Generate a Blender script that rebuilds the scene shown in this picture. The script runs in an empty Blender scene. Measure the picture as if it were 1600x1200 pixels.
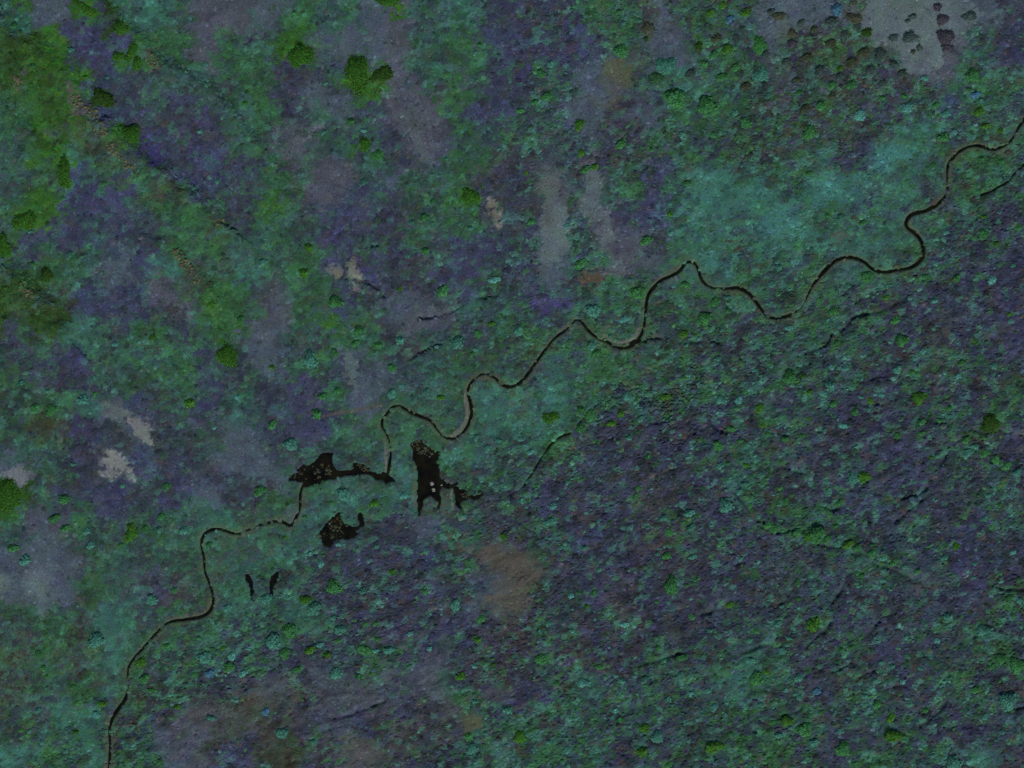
import bpy, math, random
import numpy as np
from mathutils import Vector

# ------------------------------------------------------------------ camera, sky, sun, exposure
S = bpy.context.scene
COL = S.collection
CAM_H = 5000.0                      # metres above the flood plain, looking straight down
cd = bpy.data.cameras.new('camera'); cam = bpy.data.objects.new('camera', cd); COL.objects.link(cam)
cam.location = (0, 0, CAM_H); cam.rotation_euler = (0, 0, 0)
cd.sensor_width = 36.0; cd.lens = 36.0 * CAM_H / 1600.0
cd.clip_start = 10.0; cd.clip_end = 60000.0
S.camera = cam
SUN_EL, SUN_AZ = 43.0, 168.0        # compass: a little east of south, shadows fall up the picture
w = bpy.data.worlds.new('World'); S.world = w; w.use_nodes = True
nt = w.node_tree; bg = nt.nodes['Background']
sky = nt.nodes.new('ShaderNodeTexSky'); sky.sky_type = 'NISHITA'; sky.sun_disc = False
sky.sun_elevation = math.radians(SUN_EL); sky.sun_rotation = math.radians(SUN_AZ)
nt.links.new(sky.outputs['Color'], bg.inputs['Color']); bg.inputs['Strength'].default_value = 0.07
sd = bpy.data.lights.new('sun', 'SUN'); sun = bpy.data.objects.new('sun', sd); COL.objects.link(sun)
sd.energy = 3.0; sd.angle = math.radians(0.53); sd.color = (1.0, 0.96, 0.9)
az, el = math.radians(SUN_AZ), math.radians(SUN_EL)
tosun = Vector((math.sin(az) * math.cos(el), math.cos(az) * math.cos(el), math.sin(el)))
sun.rotation_euler = tosun.to_track_quat('Z', 'Y').to_euler(); sun.location = (0, 0, 800)
S.view_settings.view_transform = 'Standard'; S.view_settings.look = 'None'
S.view_settings.exposure = 0.0; S.view_settings.gamma = 1.0; S.view_settings.use_curve_mapping = False

GAIN = 0.82                         # radiance of a white ground under this sun and sky
rng = np.random.default_rng(11)
random.seed(5)

# ------------------------------------------------------------------ helpers: noise, colours, map
def lattice(seed, n=256):
    return np.random.default_rng(seed).random((n, n))
def noise(x, y, seed):
    L = lattice(seed); n = L.shape[0]
    xi = np.floor(x).astype(int); yi = np.floor(y).astype(int)
    fx = x - xi; fy = y - yi
    fx = fx * fx * (3 - 2 * fx); fy = fy * fy * (3 - 2 * fy)
    a = L[xi % n, yi % n]; b = L[(xi + 1) % n, yi % n]; c = L[xi % n, (yi + 1) % n]; d = L[(xi + 1) % n, (yi + 1) % n]
    return (a * (1 - fx) + b * fx) * (1 - fy) + (c * (1 - fx) + d * fx) * fy
def fbm(x, y, wl, seed, octv=3, gain=.5):          # about -1..1
    s = 0; a = 1; t = 0
    for k in range(octv):
        ca, sa = math.cos(k * 1.1), math.sin(k * 1.1)
        s = s + a * (noise((x * ca + y * sa) / wl + 7.3 * k, (-x * sa + y * ca) / wl + 3.1 * k, seed + k) - .5) * 2
        t += a; a *= gain; wl *= .5
    return s / t
def sstep(a, b, v):
    t = np.clip((v - a) / (b - a), 0, 1); return t * t * (3 - 2 * t)
def lin(c):
    c = np.asarray(c, float) / 255.
    return np.where(c <= .04045, c / 12.92, ((c + .055) / 1.055) ** 2.4)

# plant and soil covers (their colour in even daylight, roughness = how shrubby)
COVER = {
 'L': ((44, 88, 24), .75), 'l': ((38, 64, 22), .9),  'G': ((44, 84, 52), .9),  'g': ((42, 70, 50), 1.),
 'T': ((54, 101, 88), .6), 't': ((46, 76, 67), 1.),  'K': ((60, 112, 107), .4),
 'P': ((54, 58, 85), .8),  'p': ((50, 57, 68), 1.),  'V': ((57, 51, 100), .32), 'B': ((54, 70, 94), .8),
 'S': ((67, 79, 89), .45), 'W': ((84, 98, 99), .15), 'M': ((72, 76, 85), .5),
 'R': ((75, 73, 67), .33),  'r': ((52, 46, 34), .5),  'O': ((76, 68, 58), .3),
 'Y': ((74, 81, 64), .3), 'y': ((54, 60, 40), .6),  'N': ((48, 62, 64), 1.),
 'D': ((98, 100, 91), .1), 'E': ((112, 117, 114), .1), 'b': ((30, 27, 17), .4),
 'Q': ((60, 59, 64), .95), 'q': ((51, 50, 46), 1.), 'w': ((56, 59, 44), 1.),
}
CODES = list(COVER)
RGB = np.array([lin(COVER[c][0]) / GAIN for c in CODES])
ROUGH = np.array([COVER[c][1] for c in CODES])
# which cover grows where: one number per 50 m square, rows from the north; the number counts down the COVER table from 0
GRID = np.array([
 [5, 11, 7, 1, 4, 5, 13, 13, 11, 2, 5, 11, 13, 5, 4, 8, 8, 8, 2, 5, 11, 25, 3, 11, 11, 11, 25, 12, 12, 12, 11, 8],
 [1, 0, 7, 7, 2, 2, 13, 2, 5, 0, 11, 11, 13, 5, 2, 7, 7, 7, 7, 2, 11, 11, 3, 11, 11, 25, 24, 25, 12, 13, 5, 7],
 [1, 1, 0, 10, 19, 5, 5, 3, 3, 8, 19, 0, 13, 5, 2, 8, 8, 5, 11, 17, 5, 4, 3, 3, 11, 25, 3, 17, 24, 13, 2, 5],
 [2, 0, 23, 7, 8, 8, 8, 5, 2, 8, 11, 8, 13, 13, 2, 7, 5, 5, 11, 23, 11, 2, 2, 3, 3, 25, 24, 8, 5, 10, 3, 8],
 [5, 0, 4, 0, 7, 8, 7, 5, 3, 13, 5, 5, 8, 13, 2, 5, 5, 5, 8, 8, 2, 2, 3, 24, 25, 3, 8, 4, 4, 5, 2, 5],
 [5, 3, 10, 2, 3, 7, 7, 8, 5, 2, 13, 5, 11, 5, 2, 23, 19, 13, 5, 2, 7, 5, 4, 5, 3, 4, 5, 4, 4, 3, 2, 5],
 [2, 0, 7, 7, 3, 2, 2, 8, 2, 5, 7, 7, 8, 3, 2, 8, 8, 12, 5, 13, 7, 5, 4, 4, 4, 2, 5, 4, 4, 5, 5, 8],
 [8, 7, 5, 7, 8, 2, 2, 5, 5, 3, 7, 19, 8, 5, 7, 7, 8, 12, 5, 13, 8, 4, 4, 3, 4, 4, 4, 4, 4, 5, 5, 8],
 [3, 2, 5, 11, 7, 4, 25, 4, 5, 2, 7, 8, 8, 8, 7, 5, 8, 11, 5, 13, 11, 2, 4, 2, 5, 2, 4, 4, 5, 8, 8, 8],
 [1, 25, 7, 7, 10, 13, 2, 2, 13, 2, 7, 3, 11, 13, 4, 5, 5, 7, 5, 2, 2, 3, 2, 2, 3, 2, 5, 23, 8, 8, 7, 7],
 [8, 1, 4, 5, 2, 8, 3, 2, 11, 8, 2, 3, 8, 5, 8, 3, 2, 5, 3, 3, 5, 3, 19, 8, 5, 5, 3, 5, 8, 23, 8, 7],
 [3, 8, 7, 5, 3, 2, 7, 8, 11, 2, 8, 11, 8, 5, 3, 3, 25, 5, 2, 2, 3, 3, 5, 5, 2, 5, 5, 8, 5, 23, 5, 8],
 [3, 2, 4, 11, 7, 3, 7, 5, 8, 7, 2, 11, 5, 5, 5, 4, 2, 4, 3, 5, 5, 2, 5, 11, 8, 5, 8, 8, 5, 5, 8, 2],
 [5, 25, 7, 8, 11, 8, 3, 11, 8, 7, 5, 5, 2, 2, 5, 4, 4, 2, 5, 8, 8, 23, 7, 3, 5, 19, 8, 7, 8, 3, 25, 7],
 [11, 3, 8, 11, 7, 8, 8, 11, 11, 5, 5, 5, 5, 2, 5, 5, 5, 24, 8, 8, 8, 8, 3, 5, 23, 23, 8, 7, 8, 3, 7, 8],
 [1, 5, 7, 7, 8, 7, 11, 8, 2, 3, 5, 5, 4, 25, 3, 5, 5, 7, 8, 8, 23, 8, 8, 5, 25, 8, 5, 10, 8, 8, 3, 7],
 [5, 13, 2, 19, 3, 5, 4, 3, 5, 5, 5, 8, 8, 11, 5, 23, 23, 5, 7, 8, 23, 3, 8, 8, 3, 2, 5, 8, 19, 8, 7, 5],
 [11, 11, 3, 5, 3, 5, 5, 3, 5, 5, 8, 7, 8, 10, 3, 23, 23, 23, 8, 7, 8, 8, 8, 7, 5, 5, 5, 2, 11, 19, 7, 8],
 [12, 11, 3, 5, 8, 23, 3, 4, 5, 5, 8, 8, 23, 11, 8, 11, 25, 8, 7, 23, 8, 23, 11, 7, 8, 5, 7, 8, 3, 5, 7, 3],
 [3, 2, 24, 4, 5, 3, 5, 5, 5, 4, 5, 8, 13, 8, 7, 23, 23, 5, 8, 23, 8, 8, 5, 5, 8, 3, 7, 8, 8, 5, 5, 5],
 [25, 2, 25, 4, 3, 5, 5, 8, 5, 8, 8, 2, 5, 11, 8, 23, 23, 3, 23, 8, 5, 5, 3, 4, 5, 8, 3, 7, 8, 5, 5, 2],
 [25, 5, 2, 4, 24, 5, 8, 23, 11, 23, 11, 13, 7, 11, 2, 13, 7, 5, 4, 5, 5, 5, 4, 4, 5, 8, 3, 5, 8, 5, 5, 8],
 [3, 4, 4, 24, 5, 8, 11, 23, 23, 25, 11, 10, 3, 23, 17, 5, 5, 5, 5, 5, 8, 5, 5, 3, 3, 5, 8, 8, 2, 8, 8, 5],
 [4, 2, 4, 3, 5, 11, 13, 7, 24, 23, 23, 13, 23, 8, 5, 4, 2, 5, 5, 8, 5, 5, 5, 3, 2, 3, 8, 2, 5, 5, 4, 8]])
assert GRID.shape == (24, 32)

# patches of one cover: map x, map y, half-length, half-width, turn (degrees, anticlockwise), cover, strength
PATCH = [
 (75,62,20,18,0,'L',1),(95,85,18,22,20,'L',1),(125,115,22,26,40,'L',1),(137,12,32,11,-32,'L',1),(190,44,10,14,10,'L',1),(186,88,11,9,0,'L',1),
 (209,78,10,24,-25,'L',1),(48,102,66,38,-42,'l',.95),(150,215,80,30,-45,'L',.8),(60,150,60,30,-40,'L',.5),(20,60,40,22,-40,'l',.8),(300,350,70,26,-45,'L',.45),(20,480,60,30,-38,'l',.8),(60,440,40,20,-30,'G',.5),(200,150,10,40,35,'P',.3),(250,300,60,22,-42,'G',.8),(300,370,50,34,-45,'G',.7),(345,480,40,40,0,'L',.35),(85,165,42,24,-40,'l',.9),(120,178,46,20,-46,'L',.7),(165,235,60,20,-46,'w',.8),(225,270,60,20,-44,'g',.8),(290,345,60,34,-44,'G',.7),(262,300,40,14,-42,'w',.7),(370,470,50,46,0,'G',.7),(335,470,34,30,-40,'L',.4),(385,392,34,28,0,'T',.6),(340,360,26,16,0,'w',.5),(30,30,22,12,-35,'T',.6),(70,220,22,20,0,'l',.9),(30,12,12,10,0,'L',.8),
 (160,157,17,17,0,'l',1),(200,214,18,20,0,'L',1),(100,270,12,26,5,'L',1),(40,344,21,18,25,'L',1),(4,386,14,20,0,'L',1),(72,430,13,14,0,'l',1),
 (30,455,45,24,-32,'l',.9),(75,490,40,18,-35,'l',.9),(470,82,21,26,0,'L',1),(455,32,26,16,0,'G',.8),(607,2,21,9,0,'L',1),(558,114,18,30,0,'L',1),
 (597,116,20,14,15,'l',1),(570,225,11,13,0,'L',.9),(590,242,11,9,0,'G',1),(735,306,16,16,0,'L',1),(428,315,24,20,0,'L',.8),(945,30,35,36,0,'G',.6),
 (355,551,20,24,20,'L',.95),(8,772,32,34,0,'L',1),(12,765,20,24,0,'l',.7),(526,505,17,14,0,'L',.9),(1547,662,17,14,0,'l',1),(860,652,17,12,0,'L',.8),
 (925,435,26,9,6,'O',1),(69,668,20,18,-20,'y',1),(70,664,14,14,0,'r',.6),(866,476,34,10,34,'V',1),(872,472,24,8,34,'V',1),(885,460,12,9,30,'V',.8),(237,246,8,28,35,'V',.85),(560,330,12,7,0,'V',.7),(715,375,30,12,5,'V',.4),(180,70,16,14,0,'V',.35),(410,265,10,8,0,'P',.5),
 (152,330,11,7,0,'V',.6),(132,575,12,8,-30,'V',.9),(145,370,9,26,30,'P',.8),(570,421,11,9,0,'V',.8),(824,106,4,18,0,'V',.9),(910,42,8,16,0,'V',.7),
 (872,60,8,18,0,'P',.7),(326,182,12,8,-30,'V',.7),(190,112,22,8,-15,'B',.8),(140,62,22,20,-30,'P',.7),
 (1420,18,58,26,0,'W',1),(1445,60,42,40,0,'W',1),(1462,92,14,16,0,'W',1),(1500,30,26,22,20,'W',.9),(1385,10,30,16,0,'W',.9),(1225,40,36,46,0,'S',.95),(1235,25,30,26,0,'W',.6),(1205,95,18,24,0,'W',.5),(1320,20,36,18,0,'W',.6),
 (1210,100,22,24,0,'S',.9),(1260,15,30,18,0,'S',.8),(1185,30,12,40,0,'S',.8),(1030,45,28,55,0,'S',.8),(1015,110,20,22,0,'S',.6),(1012,20,18,18,0,'y',.7),(1012,44,11,10,0,'y',1),
 (860,345,21,78,0,'W',.9),(858,310,16,40,0,'Y',.3),(935,322,22,66,6,'M',.9),(924,312,16,52,0,'W',.75),(948,365,12,46,0,'W',.6),(975,330,14,40,0,'P',.5),(898,345,12,50,0,'t',.7),
 (551,420,6,20,12,'D',.9),(553,424,9,9,0,'E',.6),(529,426,9,9,0,'D',.9),(568,440,16,3,-28,'D',.7),(769,318,9,8,0,'D',.95),(774,335,6,12,25,'D',.9),
 (218,668,34,8,-52,'E',.85),(184,644,40,6,-12,'W',.8),(184,720,36,8,-42,'E',.95),(166,724,22,5,-55,'E',.8),(150,700,18,4,-60,'W',.7),(26,740,20,26,25,'S',1),(28,745,18,22,25,'E',.55),
 (170,636,12,8,0,'M',.8),(55,862,17,15,-20,'S',1),(36,920,44,24,12,'S',1),(60,905,24,28,0,'W',.8),(72,812,6,26,-12,'S',.8),(550,578,10,34,8,'S',.9),(550,580,8,34,8,'W',.6),(430,520,14,34,-12,'W',.4),(312,668,12,44,6,'S',.5),
 (430,515,20,40,-12,'S',.8),(455,470,8,40,5,'S',.5),(655,205,22,50,0,'M',.7),(665,225,16,24,0,'W',.35),(620,40,26,24,0,'M',.7),
 (775,862,54,20,-8,'R',.9),(815,890,42,30,0,'R',.9),(800,935,34,30,0,'R',.8),(790,970,20,22,15,'Q',.9),(800,905,18,26,0,'S',.55),(838,935,14,18,20,'q',.5),(850,880,10,14,0,'q',.3),(745,890,8,34,-16,'S',.6),(705,915,12,34,0,'S',.6),(692,1000,12,40,0,'S',.7),
 (962,115,24,22,0,'Y',.95),(960,160,20,34,0,'R',.6),(1345,145,22,20,0,'Y',.8),(1310,300,62,36,15,'K',.8),(1130,320,80,50,10,'T',.75),(1240,395,40,34,0,'T',.6),(1365,330,44,20,22,'B',.3),(1313,367,13,10,0,'R',.8),
 (1352,312,10,8,0,'r',.6),(1416,325,9,9,0,'B',.9),(1390,245,44,26,10,'K',.85),(1120,290,60,40,0,'T',.5),(1220,345,32,30,0,'K',.75),(1308,16,13,11,0,'B',.5),
 (760,635,13,32,15,'T',1),(755,615,10,14,0,'T',1),(860,605,60,40,0,'K',.55),(740,705,60,24,12,'T',.6),(930,480,50,24,20,'T',.5),(520,800,80,36,20,'T',.5),(380,860,60,40,0,'T',.45),(640,670,50,26,0,'G',.4),(1110,400,60,26,0,'K',.4),(1130,300,90,50,0,'K',.4),(835,650,45,26,10,'T',.65),(740,700,52,22,12,'T',.4),(1470,345,20,30,-20,'t',.4),
 (700,780,14,20,0,'Y',.8),(668,796,14,10,0,'y',1),(460,812,14,12,20,'Y',.8),(452,818,9,9,0,'M',.6),(735,790,18,7,0,'Y',.7),
 (300,425,40,16,-52,'y',.7),(40,125,16,7,-50,'R',.6),(130,160,34,9,-48,'R',.9),(205,245,40,10,-42,'y',.6),(240,95,10,12,0,'R',.8),(1290,85,80,50,0,'w',1),(1335,120,80,50,0,'q',.9),(1280,190,70,44,0,'w',.7),(1280,165,60,30,0,'w',.6),(1320,195,50,26,10,'q',.7),(1385,95,34,24,0,'t',.6),(1100,40,34,34,0,'g',.6),(1130,100,40,40,0,'G',.5),(1180,200,50,30,0,'g',.5),(1240,150,30,36,0,'w',.6),(1075,170,50,30,0,'G',.6),(1045,215,40,20,0,'g',.5),(1170,40,12,40,0,'G',.6),(1400,150,50,20,0,'p',.5),(160,205,20,10,-45,'y',.8),
 (1008,755,6,26,-24,'O',.7),(995,790,10,16,0,'O',.5),(917,810,9,14,0,'O',.6),(940,820,30,5,10,'O',.4),(1025,800,14,14,0,'M',.5),(440,560,18,30,0,'S',.35),
 (268,1070,9,8,0,'b',.7),(300,1078,16,9,0,'b',.6),(283,1130,8,24,-8,'O',.5),(285,1140,6,16,-8,'r',.8),(380,1110,24,24,0,'r',.6),(430,1160,40,22,0,'r',.8),
 (445,1190,36,16,0,'b',1),(420,1162,16,34,20,'b',.95),(395,1140,12,10,0,'b',.6),(395,1098,12,8,0,'b',.5),(400,1095,18,14,0,'R',.8),(560,1065,7,7,0,'O',.9),(460,1085,12,9,0,'O',.7),(597,1032,9,8,0,'O',.8),(700,1105,26,20,-10,'Y',.5),
 (690,1050,14,44,0,'S',.8),(700,1020,10,30,0,'M',.6),(600,1060,60,12,20,'S',.5),(540,1105,40,14,25,'Y',.3),(490,1130,50,16,14,'P',.7),(525,1125,18,8,0,'V',.5),
 (610,1090,40,14,30,'B',.3),(640,1160,30,14,20,'R',.6),(670,1125,6,16,-20,'O',.6),(620,970,30,26,0,'R',.5),(602,975,5,10,0,'y',1),(637,975,8,6,0,'y',.9),(640,1004,22,8,18,'y',.7),
 (910,1005,8,16,0,'O',.5),(900,1020,26,16,0,'R',.5),(1495,880,18,9,20,'V',.35),(1510,920,26,20,0,'P',.6),(1330,1000,30,24,0,'P',.6),(1455,1000,26,30,0,'P',.4),
 (1450,885,22,16,-15,'S',.8),(1452,898,12,10,0,'Y',.4),(775,862,60,24,-8,'R',.75),(812,895,50,42,0,'R',.7),(795,950,36,40,10,'R',.6),(770,1000,24,30,15,'Q',.6),(330,1130,80,44,0,'M',.7),(430,1120,80,44,10,'R',.55),(570,1090,110,40,20,'M',.6),(620,1150,90,40,15,'R',.5),(690,1080,34,70,0,'M',.6),(330,1110,50,24,10,'R',.5),(440,1175,60,30,0,'r',.7),(395,1105,40,22,15,'r',.5),(470,1060,60,24,20,'M',.5),(640,1130,70,36,20,'Q',.6),(620,980,40,24,10,'Q',.6),(540,1170,60,20,10,'R',.5),(350,1140,26,14,20,'r',.7),(330,1085,16,9,0,'r',.8),(660,1170,26,12,15,'O',.4),(585,1130,26,10,20,'r',.4),(1475,545,9,16,-15,'O',.35),(1180,505,20,20,0,'p',.4),(1112,488,22,8,-45,'M',.7),(1234,556,14,7,20,'D',.6),(1222,575,8,20,-12,'M',.6),
 (852,572,13,8,20,'M',.9),(932,590,12,18,0,'M',.5),(905,640,16,26,10,'N',.6),(1040,625,30,12,0,'G',.5),(1270,712,60,16,-8,'Q',.6),(1215,715,18,12,-20,'r',.6),
 (1497,772,22,14,-10,'g',.9),(1000,720,90,60,0,'p',.85),(1180,880,120,60,0,'p',.85),(1400,760,150,60,0,'p',.75),(1300,700,110,50,0,'p',.75),(1120,980,90,40,0,'p',.65),(1440,950,130,60,0,'p',.75),(1530,480,60,90,0,'p',.75),(1040,870,80,50,0,'Q',.65),(880,1000,50,50,0,'Q',.65),(900,760,60,40,0,'p',.75),(1150,700,60,40,0,'p',.65),(600,930,90,60,0,'p',.75),(1560,640,34,14,-48,'G',.9),(1550,720,50,9,-28,'G',.9),(1400,700,40,20,0,'P',.4),(1575,430,30,60,0,'P',.4),(1570,520,30,30,0,'R',.25),(1565,500,12,12,0,'V',.5),
 (1330,858,130,11,-15,'G',.6),(1150,762,70,9,-52,'T',.7),(1185,805,40,9,-50,'G',.6),(605,620,14,8,30,'G',.6),(900,460,12,5,20,'M',.5),
]
# strips of bare river gravel on the inside of bends: line of map points, half-width, cover
BARS = [
 ([(735,600),(727,615),(729,630),(732,645),(729,658),(720,672),(706,680)],3.6,'D'),
 ([(944,524),(960,534),(978,535),(992,527),(1000,512)],2.6,'D'),
 ([(1425,344),(1421,352),(1428,360),(1440,368)],2.4,'Y'),([(745,592),(758,588),(768,594)],3,'R'),
 ([(650,690),(647,740),(649,790)],2.2,'Y'),([(602,690),(603,715),(602,735)],2.2,'D'),([(262,966),(300,961),(322,955),(328,938)],2.2,'R'),
 ([(1325,407),(1305,412),(1293,422),(1272,448),(1260,476)],2.,'R'),([(470,765),(472,790),(468,806)],2.,'R'),([(455,814),(462,806),(468,802)],4,'M'),
 ([(1020,445),(1045,425),(1062,416)],2.2,'Y'),([(870,520),(888,508),(900,495)],2.,'Y'),([(505,650),(560,640),(595,632)],2.5,'R'),([(706,760),(705,780),(708,793)],1.6,'D'),
]
RIVER = [(1640,150),(1615,172),(1595,192),(1585,212),(1575,225),(1560,232),(1547,234),(1535,228),(1520,227),(1505,232),(1492,242),(1482,255),(1479,272),(1481,290),(1480,300),
 (1475,310),(1462,321),(1447,330),(1432,332),(1421,337),(1415,347),(1417,356),(1430,364),(1439,375),(1443,387),(1442,402),(1435,411),(1420,420),(1402,421),(1385,426),(1372,424),
 (1362,420),(1352,410),(1340,404),(1322,401),(1307,406),(1295,416),(1285,427),(1272,442),(1262,460),(1257,475),(1245,486),(1232,494),(1212,497),(1200,496),(1195,490),(1185,477),
 (1175,462),(1162,452),(1150,449),(1132,451),(1117,451),(1102,445),(1094,432),(1090,417),(1084,409),(1071,409),(1064,422),(1050,431),(1032,437),(1020,450),(1012,462),(1009,480),
 (1008,500),(1005,517),(995,535),(980,544),(962,544),(950,534),(935,529),(922,520),(914,510),(907,500),(897,500),(887,514),(867,527),(855,542),(842,560),(825,584),(813,598),(800,605),
 (788,603),(780,597),(772,589),(760,583),(747,586),(736,597),(731,608),(731,617),(735,627),(737,642),(735,657),(727,672),(715,684),(700,686),(690,680),(682,670),(674,657),(660,651),
 (647,647),(635,640),(625,634),(612,635),(606,645),(597,655),(596,665),(604,677),(609,692),(611,710),(608,727),(606,744)]
RIVER2 = [(474,757),(469,768),(470,790),(464,806),(455,824),(440,813),(420,816),(400,822),(385,829),(372,835),(360,832),(347,827),(335,826),(322,831),(315,842),(314,855),(319,870),(319,885),(321,897),(325,905),
 (331,922),(334,937),(331,952),(320,962),(300,967),(280,969),(262,972),(250,982),(237,997),(222,1014),(210,1027),(201,1040),(199,1055),(200,1072),(197,1092),(185,1107),(175,1122),
 (170,1140),(172,1160),(172,1180),(170,1195),(166,1215),(160,1240)]
STREAM = [(1640,225),(1600,257),(1585,272),(1575,285),(1560,292),(1548,300),(1532,305)]
STREAM2 = [(770,782),(786,782),(800,771),(815,765),(825,750),(837,730),(850,710),(862,692),(877,681),(892,677)]
def cr(pts):       # crop points at four times the map scale, origin 400,600
    return [(400 + a / 4, 600 + b / 4) for a, b in pts]
PONDS = [
 ('dark reedy pond with a pointed west end, joined to the river', cr([(190,575),(250,548),(300,525),(360,478),(410,440),(440,418),(482,428),(478,480),(500,520),(535,545),(600,540),(605,485),(640,500),(680,520),(740,556),(800,550),(835,560),(890,600),(820,612),(760,604),(690,572),(620,572),(560,572),(490,602),(420,608),(370,642),(300,642),(280,605),(205,602)])),
 ('largest dark brown pond, upright, with two pale islets', cr([(975,395),(1010,340),(1060,360),(1080,415),(1140,436),(1152,480),(1142,520),(1145,572),(1200,626),(1235,640),(1215,662),(1160,645),(1152,690),(1154,780),(1140,795),(1132,730),(1090,708),(1035,745),(1018,832),(998,790),(1004,720),(1010,620),(1010,540),(990,490),(984,440)])),
 ('small forked dark pond right of the largest pond', cr([(1230,640),(1252,612),(1300,658),(1360,698),(1400,690),(1434,656),(1405,712),(1380,732),(1320,712),(1290,722),(1276,760),(1294,796),(1268,784),(1238,742),(1224,690)])),
 ('dark pond crowded with shrubs below the pointed reedy pond', cr([(400,912),(440,880),(470,830),(500,808),(530,800),(525,850),(560,875),(620,905),(650,885),(642,830),(650,778),(680,812),(696,862),(650,900),(640,925),(600,962),(540,972),(500,982),(472,1032),(430,1012),(408,970)])),
 ('sliver of dark water, left one of a small pair', [(380,893),(389,897),(396,908),(399,922),(399,941),(394,934),(390,918),(383,908)]),
 ('sliver of dark water, right one of a small pair', [(419,928),(421,912),(425,902),(432,892),(436,898),(432,912),(428,922),(424,934)]),
 ('tiny black pool alone on the mauve slope near the top', [(571,184),(573,178),(576,176),(576,181),(573,186)]),
]
RAVINES = [[(1328,896),(1318,912),(1308,930),(1298,945)],[(1299,972),(1290,985),(1272,998),(1260,1010)],[(1370,975),(1384,962),(1396,958)],[(1300,1050),(1316,1043),(1332,1034)],
 [(1380,1078),(1395,1073),(1412,1071)],[(1467,1072),(1474,1062),(1482,1052)],[(1262,1082),(1254,1098),(1250,1108),(1240,1114),(1222,1120)],[(1290,793),(1302,797),(1310,793)],
 [(1213,732),(1228,728),(1236,735),(1252,736)],[(1478,712),(1470,722),(1462,732)],[(1568,664),(1580,674),(1604,680)],[(1520,672),(1535,678),(1560,672)],[(1248,556),(1268,548),(1288,541),(1296,530),(1300,520)],
 [(1316,516),(1330,500),(1345,490),(1380,486),(1418,462)],[(1600,312),(1580,317),(1568,322)],[(1545,912),(1575,922),(1604,920)],[(1208,832),(1225,829),(1250,828),(1262,835)],
 [(1150,770),(1165,782),(1180,800),(1192,815)],[(1352,868),(1380,876),(1398,884)],[(1112,660),(1122,670),(1134,676)],[(1000,1040),(1030,1030),(1060,1022)],[(1180,1142),(1165,1126),(1190,1118)],
 [(1062,535),(1085,533),(1122,534)],[(985,535),(1000,532),(1025,527),(1042,530)],[(1360,592),(1372,588),(1385,586)],[(1330,630),(1350,632),(1370,631)],[(1410,778),(1430,774),(1450,762)],[(575,386),(580,383),(588,383)],
 [(540,434),(552,434),(565,437),(580,443),(592,452),(600,462)],[(655,497),(680,495),(706,486),(722,478)],[(745,465),(760,463),(775,462)],[(1562,1112),(1580,1110),(1600,1104)],[(1435,1135),(1450,1126),(1470,1110),(1480,1092)],
 [(1400,815),(1440,780),(1470,765)],[(900,668),(905,660),(912,650)],[(520,1122),(545,1117),(565,1110),(600,1095)],[(1340,1062),(1352,1052),(1365,1048)],[(640,560),(665,545),(690,535)],
 [(1500,1005),(1520,995),(1545,985)],[(1160,1020),(1185,1010),(1205,1005)],[(1085,958),(1095,960),(1110,957)],[(1190,960),(1210,950),(1225,940)],[(1148,768),(1163,786),(1178,806),(1192,824)],[(1268,848),(1290,852),(1312,856)],[(1330,862),(1352,874),(1372,882)],[(1380,884),(1410,896),(1440,910)],
 [(1430,900),(1445,915),(1460,930)],[(1560,668),(1575,676),(1602,682)],[(1525,700),(1550,722),(1575,738)]]
# ridges: crest line walked from the upper left, height, broad side (south-west), steep side (north-east)
RIDGES = [([(-40,5),(0,38),(25,55),(65,92),(112,132),(150,180),(200,238),(262,292),(330,338)],12,46,19),
          ([(-40,400),(0,432),(40,452),(70,485),(100,520)],10,42,18),
          ([(120,-30),(160,8),(190,32),(240,96),(300,126),(350,160),(400,232),(440,270)],6,26,9),
          ([(248,380),(285,405),(325,448)],6,22,9),([(1480,672),(1515,690),(1550,716),(1600,742)],6,20,10),
          ([(1110,708),(1150,762),(1205,828),(1290,838),(1360,862),(1450,898)],5,20,10),([(-30,150),(20,190),(70,240)],5,30,12)]

def axis(h, fine, step, far):
    a = list(np.arange(-h, h + .01, step)); d = step; p = h; out = []
    while p < far:
        d *= 1.35; p += d; out.append(p)
    return np.array([-v for v in out[::-1]] + a + out)
STEP = 2.0
HX, HY = 848.0, 648.0
AX = axis(HX, 1, STEP, 12000); AY = axis(HY, 1, STEP, 12000)
X, Y = np.meshgrid(AX, AY, indexing='ij')
def to_map(x, y): return x + 800.0, 600.0 - y
def fold(v, n):                                # mirrors the plain beyond the edge of the survey
    v = np.mod(v, 2 * n); return np.where(v > n, 2 * n - v, v)
PX, PY = to_map(X, Y); PX = fold(PX, 1600.); PY = np.where(PY > 1200, 2400 - PY, PY); PY = fold(np.abs(PY), 1200.)

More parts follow.
